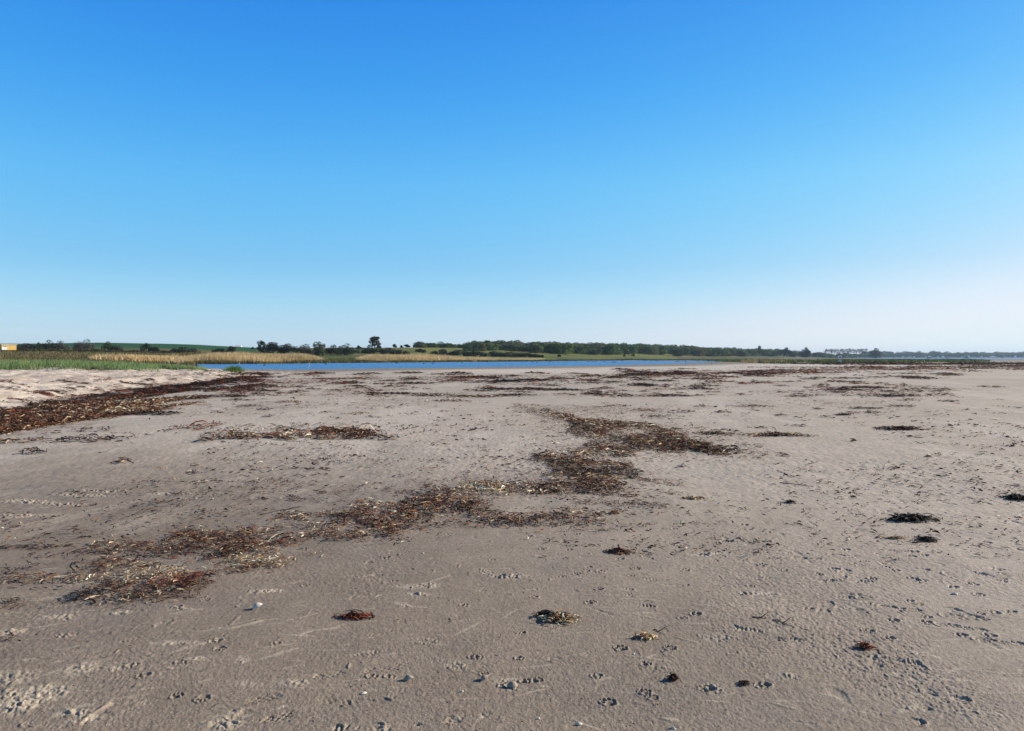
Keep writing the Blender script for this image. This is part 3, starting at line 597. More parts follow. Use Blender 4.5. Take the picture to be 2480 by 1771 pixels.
for k in range(520):                   # flecks on the near sand
    u = random.uniform(-50, 2550); y = random.uniform(1230, 1771); x, D = at(u, y); n = random.choice((1, 1, 1, 2, 4))
    weed(A3, x+rng.normal(0, .04, n), D+rng.normal(0, .05, n), random.choice(('dark', 'black', 'mix', 'red')), random.uniform(.012, .035), .004, .004, lg=.05)
mix(stain*.6, C(.14, .075, .05)); H2 = stain*.012*sstep(0,1,stain)*(fbm(X*6, Y*5, 111, 3)*1.5); Z += H2
col *= (1+.06*(noise(X*3, Y*3, 120)-.5)[..., None]*2)

V = np.stack([X, Y, Z], -1).reshape(-1, 3); V = np.concatenate([V, [[0, 0, 0]]])
i = np.arange(nr-1)[:, None]; j = np.arange(nt)[None, :]; j2 = (j+1) % nt
Q = np.stack([i*nt+j, i*nt+j2, (i+1)*nt+j2, (i+1)*nt+j], -1).reshape(-1, 4)[:, ::-1]
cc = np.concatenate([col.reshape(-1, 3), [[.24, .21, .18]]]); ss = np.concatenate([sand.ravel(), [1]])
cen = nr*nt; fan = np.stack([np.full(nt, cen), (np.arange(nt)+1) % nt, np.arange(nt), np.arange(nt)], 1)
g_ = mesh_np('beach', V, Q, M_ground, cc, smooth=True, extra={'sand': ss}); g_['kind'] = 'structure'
# the small disc straight under the camera
bd = [(.4*math.sin(t), .4*math.cos(t)) for t in np.linspace(0, 2*math.pi, 41)[:-1]]
def plane(name, pts, z, mat):
    me = bpy.data.meshes.new(name); me.from_pydata([(p[0], p[1], z) for p in pts], [], [tuple(range(len(pts)))]); me.materials.append(mat)
    o = bpy.data.objects.new(name, me); sc.collection.objects.link(o); o['kind'] = 'structure'; return o
plane('lagoon_water', [uD(250,95), uD(1800,95), uD(1900,460), uD(250,460)], WZ, M_water)
plane('sea_water', [uD(1900,800), uD(2200,700), uD(2480,560), uD(5200,300), uD(5200,2700), uD(2000,2700)], WZ, M_water)


tag(A1.build('seaweed_wrack', M_weed), 'zigzag tide line of brown, rust and straw coloured dried seaweed crossing the sand', 'seaweed', kind='stuff')
tag(A2.build('seaweed_wrack', M_weed), 'broad rust brown band of seaweed along the foot of the pale dune', 'seaweed', kind='stuff')
tag(A3.build('seaweed_wrack', M_weed), 'dark broken streaks and scraps of seaweed strewn over the distant flat', 'seaweed', kind='stuff')

# ------------------------------------------------------------------ single clumps, twigs, shells
def clump(u, y, wpx, hpx, n, pal, L0, W0, hump, label, cat='seaweed', name='seaweed_clump', yaw0=None, ysp=.5, parts=1):
    x, D = at(u, y); rx = wpx/2*D/F; ry = max(hpx*.5*D*D/(F*CAMH)*.8, rx*.25)
    a_ = Acc(); pr = np.minimum(np.abs(rng.normal(0, .48, n)), rng.uniform(.9, 1.3, n)); an = rng.uniform(0, 2*math.pi, n)
    px = x+pr*np.cos(an)*rx; py = D+pr*np.sin(an)*ry; hp = hump*.75*np.clip(1.25-pr, 0, 1)*(.5+1.0*fbm(px*9, py*7, 44, 2))
    n_t = max(4, n//14); tx = x+rng.normal(0, .8, n_t)*rx; ty = D+rng.normal(0, .8, n_t)*ry
    weed(a_, px, py, pal, L0, W0*1.5, hp, yaw0, ysp, lg=.03); m_ = ((tx-x)/rx)**2+((ty-D)/ry)**2 < 1.6; weed(a_, tx[m_], ty[m_], pal, L0*.8, W0*1.2, hp[:n_t][m_]*.1, lg=0)
    # local frame: object origin on the sand
    V = np.concatenate(a_.V); z0 = float(gz(x, D)[0]); V = V-np.array([x, D, z0])
    o = mesh_np(name, V, np.concatenate(a_.Q), M_weed, np.concatenate(a_.C)); o.location = (x, D, z0)
    return tag(o, label, cat)
clump(1352,1500,100,40,620,'straw',.05,.006,.035,'tangled clump of straw coloured and dark seaweed alone in the lower middle')
clump(1325,1492,60,22,160,'black',.06,.005,.025,'darker tuft of seaweed leaning on the left of the straw coloured clump')
clump(860,1497,100,17,300,'red',.06,.006,.02,'thin rust red strip of seaweed lying on grey sand, lower left of centre')
clump(1500,1339,70,13,220,'rust',.08,.007,.02,'small brown oval seaweed mat, right below the zigzag tide line')
clump(1565,1545,66,18,150,'straw',.05,.005,.015,'slanting tan scrap of seaweed with a bent stalk', yaw0=.6)
clump(1630,1646,22,14,120,'dark',.035,.005,.03,'small dark upright seaweed tuft casting a long shadow, lower right of centre')
clump(1803,1658,26,16,90,'dark',.035,.004,.012,'fine brown mossy seaweed tuft beside paw prints')
clump(2097,1572,46,12,140,'red',.05,.005,.018,'small rust red seaweed tuft on the right foreground sand')
clump(2205,1259,128,18,650,'black',.09,.009,.05,'black heaped seaweed clump, largest on the right side')
clump(2245,1309,56,12,180,'black',.09,.007,.02,'flat dark brown seaweed scrap with a tan edge below the black heap')
clump(2168,1303,60,8,130,'straw',.07,.006,.008,'pale crust of straw coloured weed left of the flat dark scrap')
clump(2462,1208,60,16,320,'black',.10,.009,.04,'black seaweed clump cut by the right edge of the picture')
clump(1880,1056,180,9,700,'mix',.15,.013,.05,'long brown seaweed mat lying right of the zigzag tide line')
clump(1730,1052,150,6,300,'mix',.14,.011,.03,'thin tail of seaweed trailing between the zigzag and the long brown mat')
clump(2180,1040,130,8,560,'dark',.16,.014,.05,'dark oval seaweed mat farthest right on the open flat')
clump(1490,1243,34,7,160,'straw',.05,.009,.02,'bleached white weed heap just below the tide line bend')
clump(1680,1209,66,8,160,'straw',.07,.009,.015,'bleached white and brown scrap of weed right of the tide line')
clump(1915,1217,28,7,110,'black',.07,.006,.02,'small black ring of seaweed on the right flat')
clump(2040,1005,60,4,120,'black',.15,.012,.02,'thin black seaweed strip on the far right flat')
def tube(pts, rad, name, mat, parent=None, K=7):
    V = []; Q = []; n = len(pts)
    for i, p in enumerate(pts):
        p = Vector(p); d = (Vector(pts[min(i+1, n-1)])-Vector(pts[max(i-1, 0)])).normalized()
        a_ = d.cross(Vector((0, 0, 1))); a_ = a_.normalized() if a_.length > .01 else Vector((1, 0, 0)); b_ = d.cross(a_)
        for k in range(K):
            t = 2*math.pi*k/K; V.append(p+(a_*math.cos(t)+b_*math.sin(t))*rad[i])
    for i in range(n-1):
        for k in range(K): Q.append((i*K+k, i*K+(k+1) % K, (i+1)*K+(k+1) % K, (i+1)*K+k))
    me = bpy.data.meshes.new(name); me.from_pydata([tuple(v) for v in V], [], Q+[tuple(range(K))[::-1], tuple(range((n-1)*K, n*K))])
    me.materials.append(mat)
    for p in me.polygons: p.use_smooth = True
    o = bpy.data.objects.new(name, me); sc.collection.objects.link(o)
    if parent: o.parent = parent
    return o
def stick(u0, y0, u1, y1, r, mat, label, name='driftwood_twig', bend=.02, rise=0.0, cat='twig', side=None):
    a0 = at(u0, y0); a1 = at(u1, y1); x0, y0_ = a0; x1, y1_ = a1; c0 = Vector((x0, y0_, float(gz(x0, y0_)[0])))
    pts = []; rad = []
    for i in range(9):
        t = i/8; x = x0+(x1-x0)*t; y = y0_+(y1_-y0_)*t+bend*math.sin(t*5); z = float(gz(x, y)[0])+r+rise*t
        pts.append(Vector((x, y, z))-c0); rad.append(r*(1-.6*t)*random.uniform(.8, 1.15))
    e = empty(name, c0); tag(e, label, cat); tube(pts, rad, 'stem', mat, e, 6)
    q = pts[5]; tube([q, q+Vector((.06, .05, .015)), q+Vector((.11, .07, .012))], [r*.6, r*.45, r*.2], 'branch', mat, e, 5)
stick(1888,1170,1968,1178,.006,M_darkwood,'long thin dark twig lying on the open sand, right of centre')
stick(1748,1098,1780,1086,.012,M_wood,'pale bleached stick leaning at the right tip of the zigzag wrack', rise=.10)
stick(1822,1500,1856,1502,.005,M_darkwood,'short forked dark twig on the trampled sand', bend=.005)
stick(1870,1506,1915,1518,.004,M_darkwood,'thin bent brown twig in the right foreground', bend=.02)
stick(1583,1527,1602,1534,.004,M_darkwood,'little bent stalk at the tip of the tan seaweed scrap', bend=.02)
stick(630,1250,735,1228,.005,M_darkwood,'thin dark seaweed stem above the left part of the tide line', bend=.03, name='seaweed_strand', cat='seaweed')
stick(1240+1300/3.668,1400+700/3.668-20,1240+1365/3.668,1400+760/3.668-20,.002,M_wood,'fine pale grass straw on the sand right of the tan scrap', name='straw', cat='straw')

def shell_mesh(name, a_, b_, h, mat, seed, ribs=7):
    r_ = random.Random(seed); V = []; Q = []; n, m = 20, 7
    for i in range(m+1):
        f = i/m
        for k in range(n):
            t = 2*math.pi*k/n; rr_ = f*(1+.06*math.sin(t*ribs)*f+.05*r_.random())
            V.append((a_*rr_*math.cos(t), b_*rr_*math.sin(t)*(1 if math.sin(t) > 0 else .85), h*(1-f**2.2)+.001*math.sin(f*22)))
    for i in range(m):
        for k in range(n): Q.append((i*n+k, i*n+(k+1) % n, (i+1)*n+(k+1) % n, (i+1)*n+k))
    me = bpy.data.meshes.new(name); me.from_pydata(V, [], Q); me.materials.append(mat)
    for p in me.polygons: p.use_smooth = True
    return me
def shell(u, y, a_, b_, h, label, mat=None, name='shell', cat='shell', rz=0, tilt=0, group=None, me=None):
    x, D = at(u, y); me = me or shell_mesh(name, a_, b_, h, mat or M_shell, int(u*7+y))
    o = bpy.data.objects.new(name, me); sc.collection.objects.link(o); o.location = (x, D, float(gz(x, D)[0])+.002+abs(tilt)*a_*.6); o.rotation_euler = (tilt*.5, tilt, rz)
    return tag(o, label, cat, group)
shell(624,1476,.034,.026,.028,'large white shell in the lower left with a dark shadow', rz=.4, tilt=-.45)
shell(881,1681,.016,.010,.007,'small clean white oval shell in the lower foreground', rz=.6)
shell(1173,1648,.022,.022,.018,'round pale upturned shell left of the sandy lump', mat=M_stone, rz=.4, tilt=-.5)
shell(989,1648,.026,.018,.020,'tan pebble with a pointed side, left of the round pale shell', mat=M_stone, name='pebble', cat='pebble', tilt=-.3)
shell(1241,1664,.026,.022,.022,'rough sandy lump of shell beside the round pale shell', mat=M_stone, name='pebble', cat='pebble')
shell(1402,1753,.015,.010,.008,'little cream shell near the bottom edge, middle', mat=M_shell)
shell(1304,1740,.007,.006,.005,'tiny round white pebble near the bottom edge', name='pebble', cat='pebble')
shell(1630,1763,.013,.007,.009,'narrow white shell at the bottom edge, right of the middle', rz=-.7)
shell(2312,1438,.020,.013,.010,'bluish white shell among prints on the right', rz=-.3)
shell(1534,1584,.010,.006,.006,'small white shell right under the slanting tan scrap')
shell(1119,1677,.008,.006,.007,'small buff shell upright below the round pale shell')
shell(1024,1341,.013,.009,.006,'pair of white shell halves below the wrack, middle', rz=.1)
shell(640,959,.09,.06,.07,'white plastic bottle sized lump on the flat by the dune foot', name='pebble', cat='pebble')
frag = [shell_mesh('shell_fragment',   .0026*k, .0018*k, .0014, M_shell, k) for k in (.7, 1., 1.3, 1.7)]
for k in range(190):
    u = random.uniform(0, 2480); y = 1771-(random.random()**1.4)*520
    if k < 60: u = random.uniform(0, 1200)
    shell(u, y, 0, 0, 0, 'tiny white shell fragment scattered on the sand', name='shell_fragment', rz=random.uniform(0, 6), me=random.choice(frag), group='shell fragments on the sand')

# ------------------------------------------------------------------ dune grass, reeds, meadow
def area_pts(n, u0, u1, D0, D1):
    u = rng.uniform(u0, u1, n); lo = np.interp(u, *D0) if isinstance(D0, tuple) else D0; hi = np.interp(u, *D1) if isinstance(D1, tuple) else D1
    D = lo+(hi-lo)*rng.uniform(0, 1, n); return u, (u-CX)/F*D, D
gc = np.array([(.18,.30,.11),(.25,.37,.14),(.10,.19,.09),(.35,.40,.15),(.42,.40,.18)])
acc = Acc()
crestD = ([-700,0,150,300,460,520], [37,43,46,49,57,62])
u, x, y = area_pts(62000, -700, 500, crestD, ([-700,0,300,460,520], [62,66,70,74,74]))
k = (fbm(x*.5, y*.5, 201, 3)+.12*(fbm(x*2.5, y*2, 202, 2)-.5) > .60-.30*sstep(0,6.5,y-np.interp(u,*crestD))+.20*sstep(380, 500, u)-.12*(rng.uniform(0,1,len(u))>.8)); u, x, y = u[k], x[k], y[k]; n = len(u)
hh_ = (.54-.26*sstep(300, 500, u))*rng.uniform(.55, 1.15, n)*(.7+.6*fbm(x*.4, y*.4, 203, 2))
V, Q, c = blades(np.stack([x, y, terrain(x, y)-.03], 1), hh_, hh_*rng.uniform(.1, .8, n), rng.uniform(0, 6.28, n), rng.uniform(.018, .034, n), gc[rng.integers(0, 4, n)]*rng.uniform(.6, 1.2, (n, 1))*(.45+1.0*fbm(x*1.1, y*.7, 207, 2))[:, None])
acc.add(V, Q, c)
u, x, y = area_pts(1500, -300, 560, ([-700,0,300,560], [39,43,50,70]), ([-700,0,300,560], [44,50,57,75])); n = len(u); hh_ = rng.uniform(.12, .4, n)
k = fbm(x*.8, y*.8, 205, 2) > .5; u, x, y, hh_ = u[k], x[k], y[k], hh_[k]; n = len(u)
V, Q, c = blades(np.stack([x, y, terrain(x, y)-.02], 1), hh_, hh_*.5, rng.uniform(0, 6.28, n), rng.uniform(.02, .03, n), gc[rng.integers(1, 5, n)]*rng.uniform(.8, 1.2, (n, 1)))
acc.add(V, Q, c)
tag(acc.build('dune_grass', M_grass), 'green blades of beach grass covering the top of the pale dune', 'grass', kind='stuff')
# lone tuft at the tip of the dune
def tuft(name, u, D, rx, ry, n, h, label, cols, cat='grass tuft', w_=.03):
    x0 = (u-CX)/F*D; z0 = tz(x0, D); r_ = np.abs(rng.normal(0, .55, n)); a_ = rng.uniform(0, 6.28, n)
    x = r_*np.cos(a_)*rx; y = r_*np.sin(a_)*ry; hb = h*rng.uniform(.5, 1.1, n)*np.exp(-(r_*.8)**2)
    V, Q, c = blades(np.stack([x, y, np.full(n, -.03)], 1), hb, hb*rng.uniform(.1, .8, n), a_, rng.uniform(.6, 1.2, n)*w_, np.array(cols)[rng.integers(0, len(cols), n)]*rng.uniform(.7, 1.2, (n, 1)))
    o = mesh_np(name, V, Q, M_grass, c); o.location = (x0, D, z0); return tag(o, label, cat)
tuft('grass_tuft', 567, 73, 1.0, .9, 700, .62, 'bright green round grass tuft standing alone at the tip of the dune by the water', [(.12,.24,.04),(.17,.28,.06),(.09,.17,.04)], w_=.045)
tuft('grass_tuft', 395, 58, .5, .4, 200, .4, 'dark low grass tuft at the dune edge left of the lone bright tuft', [(.04,.07,.04),(.07,.10,.05)])
tuft('grass_tuft', 230, 49, .9, .4, 220, .3, 'sparse pale green tuft on bare sand below the dune grass', [(.16,.20,.08),(.22,.22,.10)])
tuft('grass_tuft', 445, 60, .3, .3, 60, .3, 'single small sprig of green on the pale dune slope', [(.12,.17,.06)])
# dry standing stalks
for k, (u, yt, n_) in enumerate([(62,850,7),(68,855,6),(84,853,5),(101,858,4),(168,848,4),(180,857,5),(4,846,8),(20,862,4),(140,870,5)]):
    n_ = max(2, n_//2); D = 50+k*.4; x0 = (u-CX)/F*D; z0 = tz(x0, D); h = CAMH+(HOR-yt)*D/F-z0; a_ = Acc(); n = n_
    V, Q, c = blades(np.stack([rng.normal(0, .05, n), rng.normal(0, .12, n), np.full(n, -.05)], 1), h*rng.uniform(.8, 1., n), rng.uniform(.02, .3, n), rng.uniform(0, 6.28, n), rng.uniform(.02, .034, n), np.tile([(.42,.32,.15)], (n, 1))*rng.uniform(.8, 1.2, (n, 1)))
    o = mesh_np('dry_stalks', V, Q, M_grass, c); o.location = (x0, D, z0)
    tag(o, ['tallest pair of dry straw stalks above the green dune grass, left','straw stalks close right of the tallest pair','straw stalk standing alone, third from left in the dune grass','short straw stalks fourth from the left in the dune grass',
            'slender straw stalk taller than the grass, right group','short straw stalks at the right end of the dune grass stalks','dry stalk bunch at the left edge of the picture, under the yellow hut','low dry stalks just right of the left edge','low dry stalks half hidden in the middle of the dune grass'][k], 'dry stalks')

# reeds beyond the lagoon
rc = np.array([(.68,.50,.27),(.76,.58,.34),(.56,.41,.21),(.50,.40,.18)])
def reeds(n, u0, u1, d0, d1, h, label, name='reed_bed', hfun=None, cols=rc, w=(.05, .12), thr=.3):
    u = rng.uniform(u0, u1, n); sh = np.interp(u, SU, SD[:, 0]); D = sh+d0+(d1-d0)*rng.uniform(0, 1, n)
    x = (u-CX)/F*D; k = fbm(x*.08, D*.1, 301, 3) > thr; u, x, D = u[k], x[k], D[k]; n = len(u)
    hb = h*rng.uniform(.55, 1.12, n)*(.7+.6*fbm(x*.09, D*.09, 303, 3)); hb = hb*(hfun(u) if hfun else 1)
    V, Q, c = blades(np.stack([x, D, terrain(x, D)-.05], 1), hb, hb*rng.uniform(.0, .35, n), rng.uniform(0, 6.28, n), rng.uniform(w[0], w[1], n), cols[rng.integers(0, len(cols), n)]*rng.uniform(.65, 1.2, (n, 1))*(.7+.6*fbm(x*.15, D*.1, 305, 3))[:, None], K=2)
    return tag(mesh_np(name, V, Q, M_grass, c), label, 'reeds', kind='stuff')
reeds(38000, 400, 800, 2, 40, 2.4, 'tan reed bed on the far bank, left of the green gap', hfun=lambda u: (1-.75*sstep(730, 805, u))*(.45+.55*sstep(400, 540, u)))
reeds(38000, 860, 1320, 2, 50, 2.3, 'tan reed bed on the far bank, right of the green gap', hfun=lambda u: (.4+.6*sstep(855, 900, u))*(1-.70*sstep(1000, 1320, u)))
# tan reeds seen over the dune, left
def meadow(n, u0, u1, D0, D1, h, cols, label, name, w=(.08, .2), thr=.3, cat='grass'):
    u = rng.uniform(u0, u1, n); D = rng.uniform(D0, D1, n) if not isinstance(D0, tuple) else np.interp(u, *D0)+(np.interp(u, *D1)-np.interp(u, *D0))*rng.uniform(0, 1, n)
    x = (u-CX)/F*D; k = fbm(x*.08, D*.03, 311, 3) > thr; k &= (rng.uniform(0, 1, len(u)) < np.clip((u-u0)/110., 0, 1)*np.clip((u1-u)/60., 0, 1)) if name in ('reed_bed', 'marsh_plants', 'marsh_reeds') else True; x, D = x[k], D[k]; n = len(x)
    hb = h*rng.uniform(.4, 1.1, n)*(.6+.8*fbm(x*.1, D*.1, 313, 2)); cols = np.array(cols)
    V, Q, c = blades(np.stack([x, D, terrain(x, D)-.05], 1), hb, hb*rng.uniform(0, .4, n), rng.uniform(0, 6.28, n), rng.uniform(w[0], w[1], n), cols[rng.integers(0, len(cols), n)]*rng.uniform(.75, 1.2, (n, 1)), K=2)
    return tag(mesh_np(name, V, Q, M_grass, c), label, cat, kind='stuff')
meadow(20000, 215, 450, ([180,330,450], [168,178,190]), ([180,450], [195,232]), 1.45, rc, 'tan reeds seen above the green dune grass, left of the lagoon', 'reed_bed', cat='reeds')
meadow(26000, -500, 480, 72, 290, .55, [(.14,.10,.035),(.19,.14,.05),(.10,.10,.03),(.08,.09,.03)], 'brown and olive rough grass behind the dune', 'rough_grass', w=(.1, .3))
reeds(9000, 420, 1000, -1, 5, .9, 'olive green fringe of low sedge along the far water edge', 'sedge_fringe', cols=np.array([(.12,.11,.03),(.16,.15,.04),(.08,.08,.025),(.22,.18,.06)]), w=(.1, .25))
reeds(9000, 760, 900, 0, 40, .9, 'green low rushes filling the gap between the two reed beds', 'rushes', cols=np.array([(.10,.13,.03),(.15,.18,.05),(.06,.08,.02)]), w=(.15, .35))
reeds(14000, 1000, 1760, -1, 8, .7, 'dark green sedge fringe along the far shore of the lagoon, right half', 'sedge_fringe', cols=np.array([(.10,.10,.03),(.16,.17,.05),(.05,.05,.02)]), w=(.15, .4))
meadow(22000, 1660, 2400, ([1700,1850,2100,2330], [330,195,212,260]), ([1700,1850,2100,2330], [480,420,420,420]), .9, [(.08,.11,.035),(.11,.14,.045),(.06,.08,.03)], 'green salt marsh plants on the flat in front of the far wood', 'marsh_plants', w=(.2, .5), thr=.42)
meadow(6000, 1790, 1910, 215, 300, 1.0, [(.26,.19,.09),(.20,.15,.07),(.32,.25,.13)], 'tan marsh reeds left of the wooden post', 'marsh_reeds', w=(.12, .25), cat='reeds')

# ------------------------------------------------------------------ trees and bushes
def leaf_quads(P, size, colr):
    n = len(P); a_ = rng.normal(0, 1, (n, 3)); a_ /= np.linalg.norm(a_, axis=1, keepdims=True); b_ = rng.normal(0, 1, (n, 3)); b_ -= a_*(a_*b_).sum(1, keepdims=True); b_ /= np.linalg.norm(b_, axis=1, keepdims=True)
    s = size[:, None]*.5; V = np.stack([P-a_*s, P+b_*s*.6, P+a_*s, P-b_*s*.6], 1).reshape(-1, 3); q = np.arange(n)*4
    return V, np.stack([q, q+1, q+2, q+3], 1), np.repeat(colr, 4, 0)
def crown(blobs, n, leaf, base, jit=.35):
    bl = np.array(blobs, float); vol = (bl[:, 3]*bl[:, 4]*bl[:, 5])**.66; vol /= vol.sum(); P = []; Cc = []
    for bi, b_ in enumerate(bl):
        m = max(8, int(n*vol[bi])); d = rng.normal(0, 1, (m, 3)); d /= np.linalg.norm(d, axis=1, keepdims=True)
        r_ = rng.uniform(.45, 1.08, m)**.6; P.append(b_[:3]+d*r_[:, None]*b_[3:6]); k = rng.uniform(1-jit, 1+jit); Cc.append(np.tile(np.array(base)*k, (m, 1))*rng.uniform(.75, 1.3, (m, 1)))
    P = np.concatenate(P); Cc = np.concatenate(Cc); k = P[:, 2] > .05; P, Cc = P[k], Cc[k]
    return leaf_quads(P, leaf*rng.uniform(.6, 1.4, len(P)), Cc)
def limb_tree(h, w, lean, nb=6):
    V = []; Q = []; 
    def seg(pts, r):
        K = 5; o0 = len(V)
        for i, p in enumerate(pts):
            for k in range(K): t = 2*math.pi*k/K; V.append((p[0]+r[i]*math.cos(t), p[1]+r[i]*math.sin(t), p[2]))
        for i in range(len(pts)-1):
            for k in range(K): Q.append((o0+i*K+k, o0+i*K+(k+1) % K, o0+(i+1)*K+(k+1) % K, o0+(i+1)*K+k))
    seg([(0, 0, -.3), (lean*.2, 0, h*.25), (lean*.6, 0, h*.55), (lean, 0, h*.85)], [h*.035, h*.028, h*.018, h*.006])
    for k in range(nb):
        t = random.uniform(.2, .7); a_ = random.uniform(0, 6.28); x = lean*t; L_ = w*random.uniform(.3, .5)
        seg([(x, 0, h*t), (x+math.cos(a_)*L_*.5, math.sin(a_)*L_*.5, h*(t+.15)), (x+math.cos(a_)*L_, math.sin(a_)*L_, h*(t+.25))], [h*.014, h*.009, h*.003])
    return V, Q
def plant(name, label, cat, u, D, yt, wpx, col_, n=700, lean=0.0, form='bush', group=None, trunk=True, yb=None):
    wpx *= 1.22; n = int(n*2.2); col_ = tuple(1.15*v for v in col_)
    x = (u-CX)/F*D; z = tz(x, D)-.15
    if yb is not None: z = max(z-2, zy(D, yb)-.15) if False else z
    h = (zy(D, yt)-z)*(1.06 if name != 'scrub_row' else .75); w_ = wpx*D/F; e = empty(name, (x, D, z)); tag(e, label, cat, group)
    bl = []
    nb = {'bush': 14, 'low': 18, 'lone': 46}.get(form, 18)
    for k in range(nb):
        a_ = random.uniform(0, 6.28); f = random.random()**.5
        bx = math.cos(a_)*f*w_*.36; by = math.sin(a_)*f*w_*.30
        if form == 'bush': zc = h*random.uniform(.2, .74)*(1-.35*abs(bx)/(w_*.5)); rz_ = h*random.uniform(.16, .28); rx_ = w_*random.uniform(.13, .22)
        elif form == 'low': bx = random.uniform(-.43, .43)*w_; by = random.uniform(-.2, .2)*w_; zc = h*random.uniform(.15, .68)*(1-.5*(abs(bx)/(w_*.5))**2); rz_ = h*random.uniform(.25, .38); rx_ = w_*random.uniform(.07, .13)
        elif form == 'lone': zc = h*random.uniform(.14, .86); k_ = 1.1-.6*zc/h; bx = random.uniform(-.42, .42)*w_*k_; by *= k_; rz_ = h*random.uniform(.07, .13); rx_ = w_*random.uniform(.08, .15)
        else: zc = h*random.uniform(.2, .84); k_ = 1-.5*max(0, zc/h-.55); bx *= k_; rz_ = h*random.uniform(.10, .17); rx_ = w_*random.uniform(.11, .19)
        k_ = 1.; bl.append((bx+lean*w_*(zc/h-.4), by, zc, rx_, rx_*.9, rz_))
    top = h*.82; bl.append((lean*w_*.5*random.uniform(.5, 1), 0, top, w_*.15, w_*.14, h*.18))
    V, Q, c = crown(bl, n, max(.22, D/F*2.4), col_); mesh_np('crown', V, Q, M_leaf, c, parent=e)
    if trunk:
        V, Q = limb_tree(h, w_, lean*w_*.5); mesh_np('trunk', V, Q, M_bark, parent=e)
    return e
DK = (.030,.042,.022); GR = (.050,.072,.030); BR = (.075,.068,.050); BL = (.022,.032,.020); PK = (.085,.075,.065)
plant('hawthorn_bush','grey green low thorn bushes just right of the yellow hut','bush',62,300,832,46,BR,900,.1,'low')
plant('hawthorn_bush','small dark round bush between the low thorns and the big left bush','bush',93,300,831,22,GR,500)
plant('hawthorn_bush','dark rounded bush, left half of the biggest thicket on the left skyline','bush',120,295,824,36,DK,900)
plant('hawthorn_bush','greyish rounded bush, right half of the biggest thicket on the left skyline','bush',143,300,826,40,BR,800,.15)
plant('windswept_tree','windswept bush with a tall bent top, second group from the left skyline','tree',203,300,823,46,PK,800,.3)
plant('windswept_tree','spreading dark bush with a raised top in front of the green field','tree',264,300,828,32,GR,700,-.1)
plant('hawthorn_bush','olive bush sloping down right beside the raised top bush','bush',285,300,838,22,BR,400,.1,'low')
plant('windswept_tree','small flat topped tree on the green field, fourth on the left','tree',355,300,831,24,GR,600,-.05)
plant('hawthorn_bush','low bush on the right foot of the flat topped tree','bush',375,300,840,26,DK,400,0,'low')
plant('bramble_thicket','long black low thicket in the meadow at the end of the green field','bush',443,290,841,58,BL,900,0,'low')
plant('bramble_thicket','second black low thicket in the meadow near the white roofed house','bush',532,290,844,36,BL,600,0,'low')
plant('hawthorn_bush','dark bush with a rounded head left of the white roofed house','bush',560,290,839,26,DK,600)
plant('hawthorn_bush','small speck of a bush at the right of the white roofed house','bush',612,420,841,7,DK,150)
plant('pine_tree','tall tufted dark tree at the left end of the central thicket','tree',632,330,826,22,DK,700,.05,'tree')
plant('evergreen_thicket','big rounded black green thicket, largest of the central row, left part','bush',662,325,830,60,BL,1500,0,'bush')
plant('evergreen_thicket','big rounded black green thicket, right part sloping down','bush',697,325,833,52,BL,1200,0,'bush')
plant('hawthorn_bush','grey brown bush between the black thicket and the pointed tree','bush',738,325,834,34,PK,700,.1)
plant('pine_tree','pointed dark tree in the middle of the central row','tree',773,328,829,28,GR,800,.05,'tree')
plant('evergreen_thicket','dark low shrubs under the pointed tree','bush',765,322,841,40,DK,700,0,'low')
plant('evergreen_thicket','dark rounded shrub right of the pointed tree','bush',808,335,836,40,DK,900)
plant('evergreen_thicket','domed brownish dark shrub, highest of the shrubs left of the lone tree','bush',838,340,833,44,DK,1000,.1)
plant('hawthorn_bush','little round green bush on the skyline left of the lone tree','bush',868,430,837,11,GR,260)
plant('lone_tree','lone broad crowned tree standing out against the sky above the lagoon','tree',907,440,816,30,(.075,.075,.055),1500,-.02,'lone')
plant('hawthorn_bush','small bush at the right foot of the lone tree','bush',918,440,839,14,DK,260)
for k, (u, yt, w_, lb) in enumerate([(820,843,60,'under the domed brown shrub'),(870,842,60,'left of and below the lone tree'),(905,842,50,'right below the lone tree'),(940,843,50,'right of the lone tree foot'),(968,848,40,'below the bent skyline trees')]):
    plant('hedge_shrub','dark hedge shrub on the slope, '+lb,'shrub',u,385,yt,w_,(.035,.045,.022),800,0,'low')
plant('windswept_tree','small bent windswept tree on the skyline, first right of the lone tree','tree',956,455,834,9,BL,260,-.3,'tree')
plant('windswept_tree','small hooked windswept tree on the skyline, second right of the lone tree','tree',973,455,837,7,BL,160,-.4,'tree')
plant('windswept_tree','small leaning windswept tree on the skyline, third right of the lone tree','tree',988,455,835,13,BL,240,-.6,'tree')
plant('hawthorn_bush','pale grey domed bush at the left end of the skyline wood','bush',1010,470,833,24,PK,500)
plant('hedge_shrub','dark bush patch on the green slope under the skyline wood','shrub',1018,420,845,24,DK,400,0,'low')
for k, (u, yt, w_, lb) in enumerate([(1072,846,50,'left end, rounded and black'),(1110,849,50,'second from the left'),(1150,851,60,'third from the left'),(1195,852,60,'in the middle'),(1240,853,60,'third from the right'),(1275,856,50,'second from the right'),(1298,859,36,'right end, lowest')]):
    plant('gorse_thicket','dark thicket behind the right reed bed, '+lb,'bush',u,410,yt,w_,BL,900,0,'low')
for u, D, yt, w_, lb in [(1354,450,859,7,'darkest small bush alone on the green meadow beyond the lagoon'),(1512,560,859,4,'tiny bush at the middle of the far meadow edge'),(1534,600,859,8,'small bush at the right of the far meadow edge')]:
    plant('meadow_bush', lb, 'bush', u, D, yt, w_, BL, 200, 0, 'low', trunk=False)

